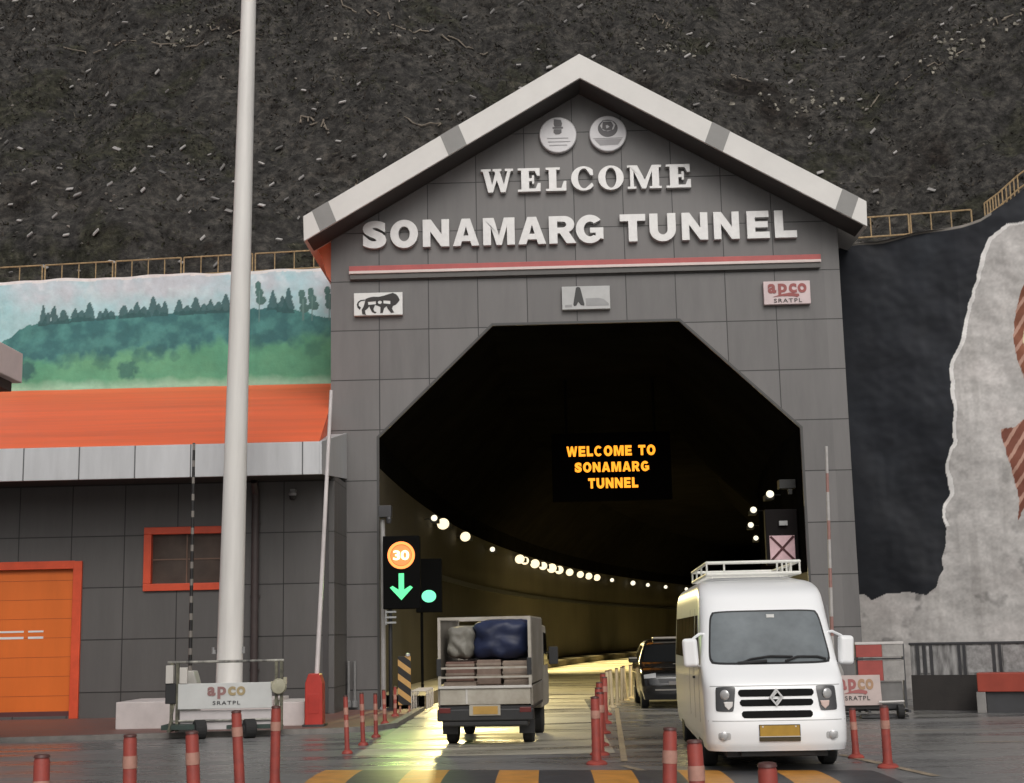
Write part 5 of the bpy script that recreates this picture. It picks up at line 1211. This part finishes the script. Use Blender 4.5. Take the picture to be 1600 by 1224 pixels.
for sx in (-1, 1):
    road_wheel(tr, sx * .60, .75, .28, .16, GREYRIM); road_wheel(tr, sx * .60, 2.85, .28, .16, GREYRIM)
    mb = MB(); mb.box(sx * .6 - .12, sx * .6 + .12, .40, .42, .16, .5); obj('mud_flap', mb, BLACK, tr)
mb = MB(); mb.prism([(2.3, .45), (3.75, .45), (3.8, .9), (3.45, 1.45), (3.2, 1.82), (2.35, 1.84), (2.3, 1.8)], -.72, .72, 'YZ'); cabo = obj('cab', mb, TW, tr, bevel=.05)
mb = MB(); mb.box(-.55, .55, 2.285, 2.298, 1.25, 1.65); obj('rear_window', mb, GLASS, cabo)
for sx in (-1, 1):
    mb = MB(); mb.prism([(2.6, 1.15), (3.5, 1.15), (3.2, 1.68), (2.6, 1.7)], sx * .722, sx * .728, 'YZ'); obj('side_window', mb, GLASS, cabo)
    mb = MB(); mb.box(sx * .86 - .08, sx * .86 + .08, 3.1, 3.16, 1.15, 1.45); mb.cyl((sx * .74, 3.13, 1.35), (sx * .84, 3.13, 1.35), .015, n=6); obj('mirror', mb, BLACK, cabo, bevel=.01)
# its load
def sack(name, label, cat, x, y, z, sx, sy, sz, m, seed, group=None):
    mb = MB(); bm = bmesh.new(); bmesh.ops.create_icosphere(bm, subdivisions=4, radius=1)
    for v in bm.verts:
        c = v.co; l_ = (abs(c.x) ** 5 + abs(c.y) ** 5 + abs(c.z) ** 5) ** .2
        c = c / l_; k = 1 + .13 * mnoise.noise(Vector((c.x * 2 + seed, c.y * 2, c.z * 2))) + .05 * mnoise.noise(Vector((c.x * 6, c.y * 6 + seed, c.z * 6)))
        v.co = Vector((c.x * sx * k, c.y * sy * k, c.z * sz * k))
    mb.add([v.co[:] for v in bm.verts], [tuple(v.index for v in f.verts) for f in bm.faces]); bm.free()
    o = obj(name, mb, m, None, smooth=60); o.location = (x, y, z); o.rotation_euler = (0, 0, R(-4)); return tag(o, label, cat, group)
TX, TY = -2.09, -11.45
sack('cargo_bundle', 'dark blue tarpaulin bundle on top of the truck load', 'bundle', TX + .27, TY + .90, 1.60, .44, .62, .31, mat('dark_blue_tarpaulin', (.016, .024, .065), .5, var=.25, scale=3), 2)
sack('cargo_bundle', 'pale grey bundle at the left of the truck load beside the blue one', 'bundle', TX - .36, TY + .80, 1.56, .22, .5, .25, mat('pale_grey_sack', (.22, .21, .18), .6, var=.2, scale=3), 5)
def crate(label, x, y, z, w, d_, h, m):
    t = thing('cargo_crate', label, 'crate', (TX + x + .087 * y, TY + y, z), R(-4), 'crates loaded in the truck')
    mb = MB(); mb.box(-w / 2, w / 2, 0, d_, 0, h); obj('box', mb, m, t, bevel=.012)
    mb = MB(); mb.box(-w / 2 - .006, w / 2 + .006, -.008, d_ * .5, h * .30, h * .42); mb.box(-w / 2 - .006, w / 2 + .006, -.008, d_ * .5, h * .78, h * .88); obj('slat', mb, mat('crate_slat_pale', (.24, .19, .15), .7, var=.3), t)
BRC = [mat('crate_brown', (.19, .135, .105), .65, var=.25, scale=5), mat('crate_tan', (.26, .20, .155), .65, var=.25, scale=5), mat('crate_rust', (.15, .085, .065), .65, var=.25, scale=5)]
crate('tan crate at the bottom left of the truck load', -.40, .10, .605, .50, 1.9, .36, BRC[1])
crate('brown crate at the bottom middle of the truck load', .06, .16, .605, .38, 1.8, .30, BRC[0])
crate('dull brown crate at the bottom right of the truck load', .47, .12, .605, .38, 1.9, .38, BRC[1])
crate('rust brown crate in the second layer at the left of the truck load', -.42, .26, .97, .44, 1.6, .30, BRC[2])
crate('low brown crate in the second layer at the middle of the truck load', .02, .34, .91, .38, 1.6, .38, BRC[0])
crate('tan crate in the second layer at the right of the truck load', .45, .22, .99, .40, 1.6, .28, BRC[1])
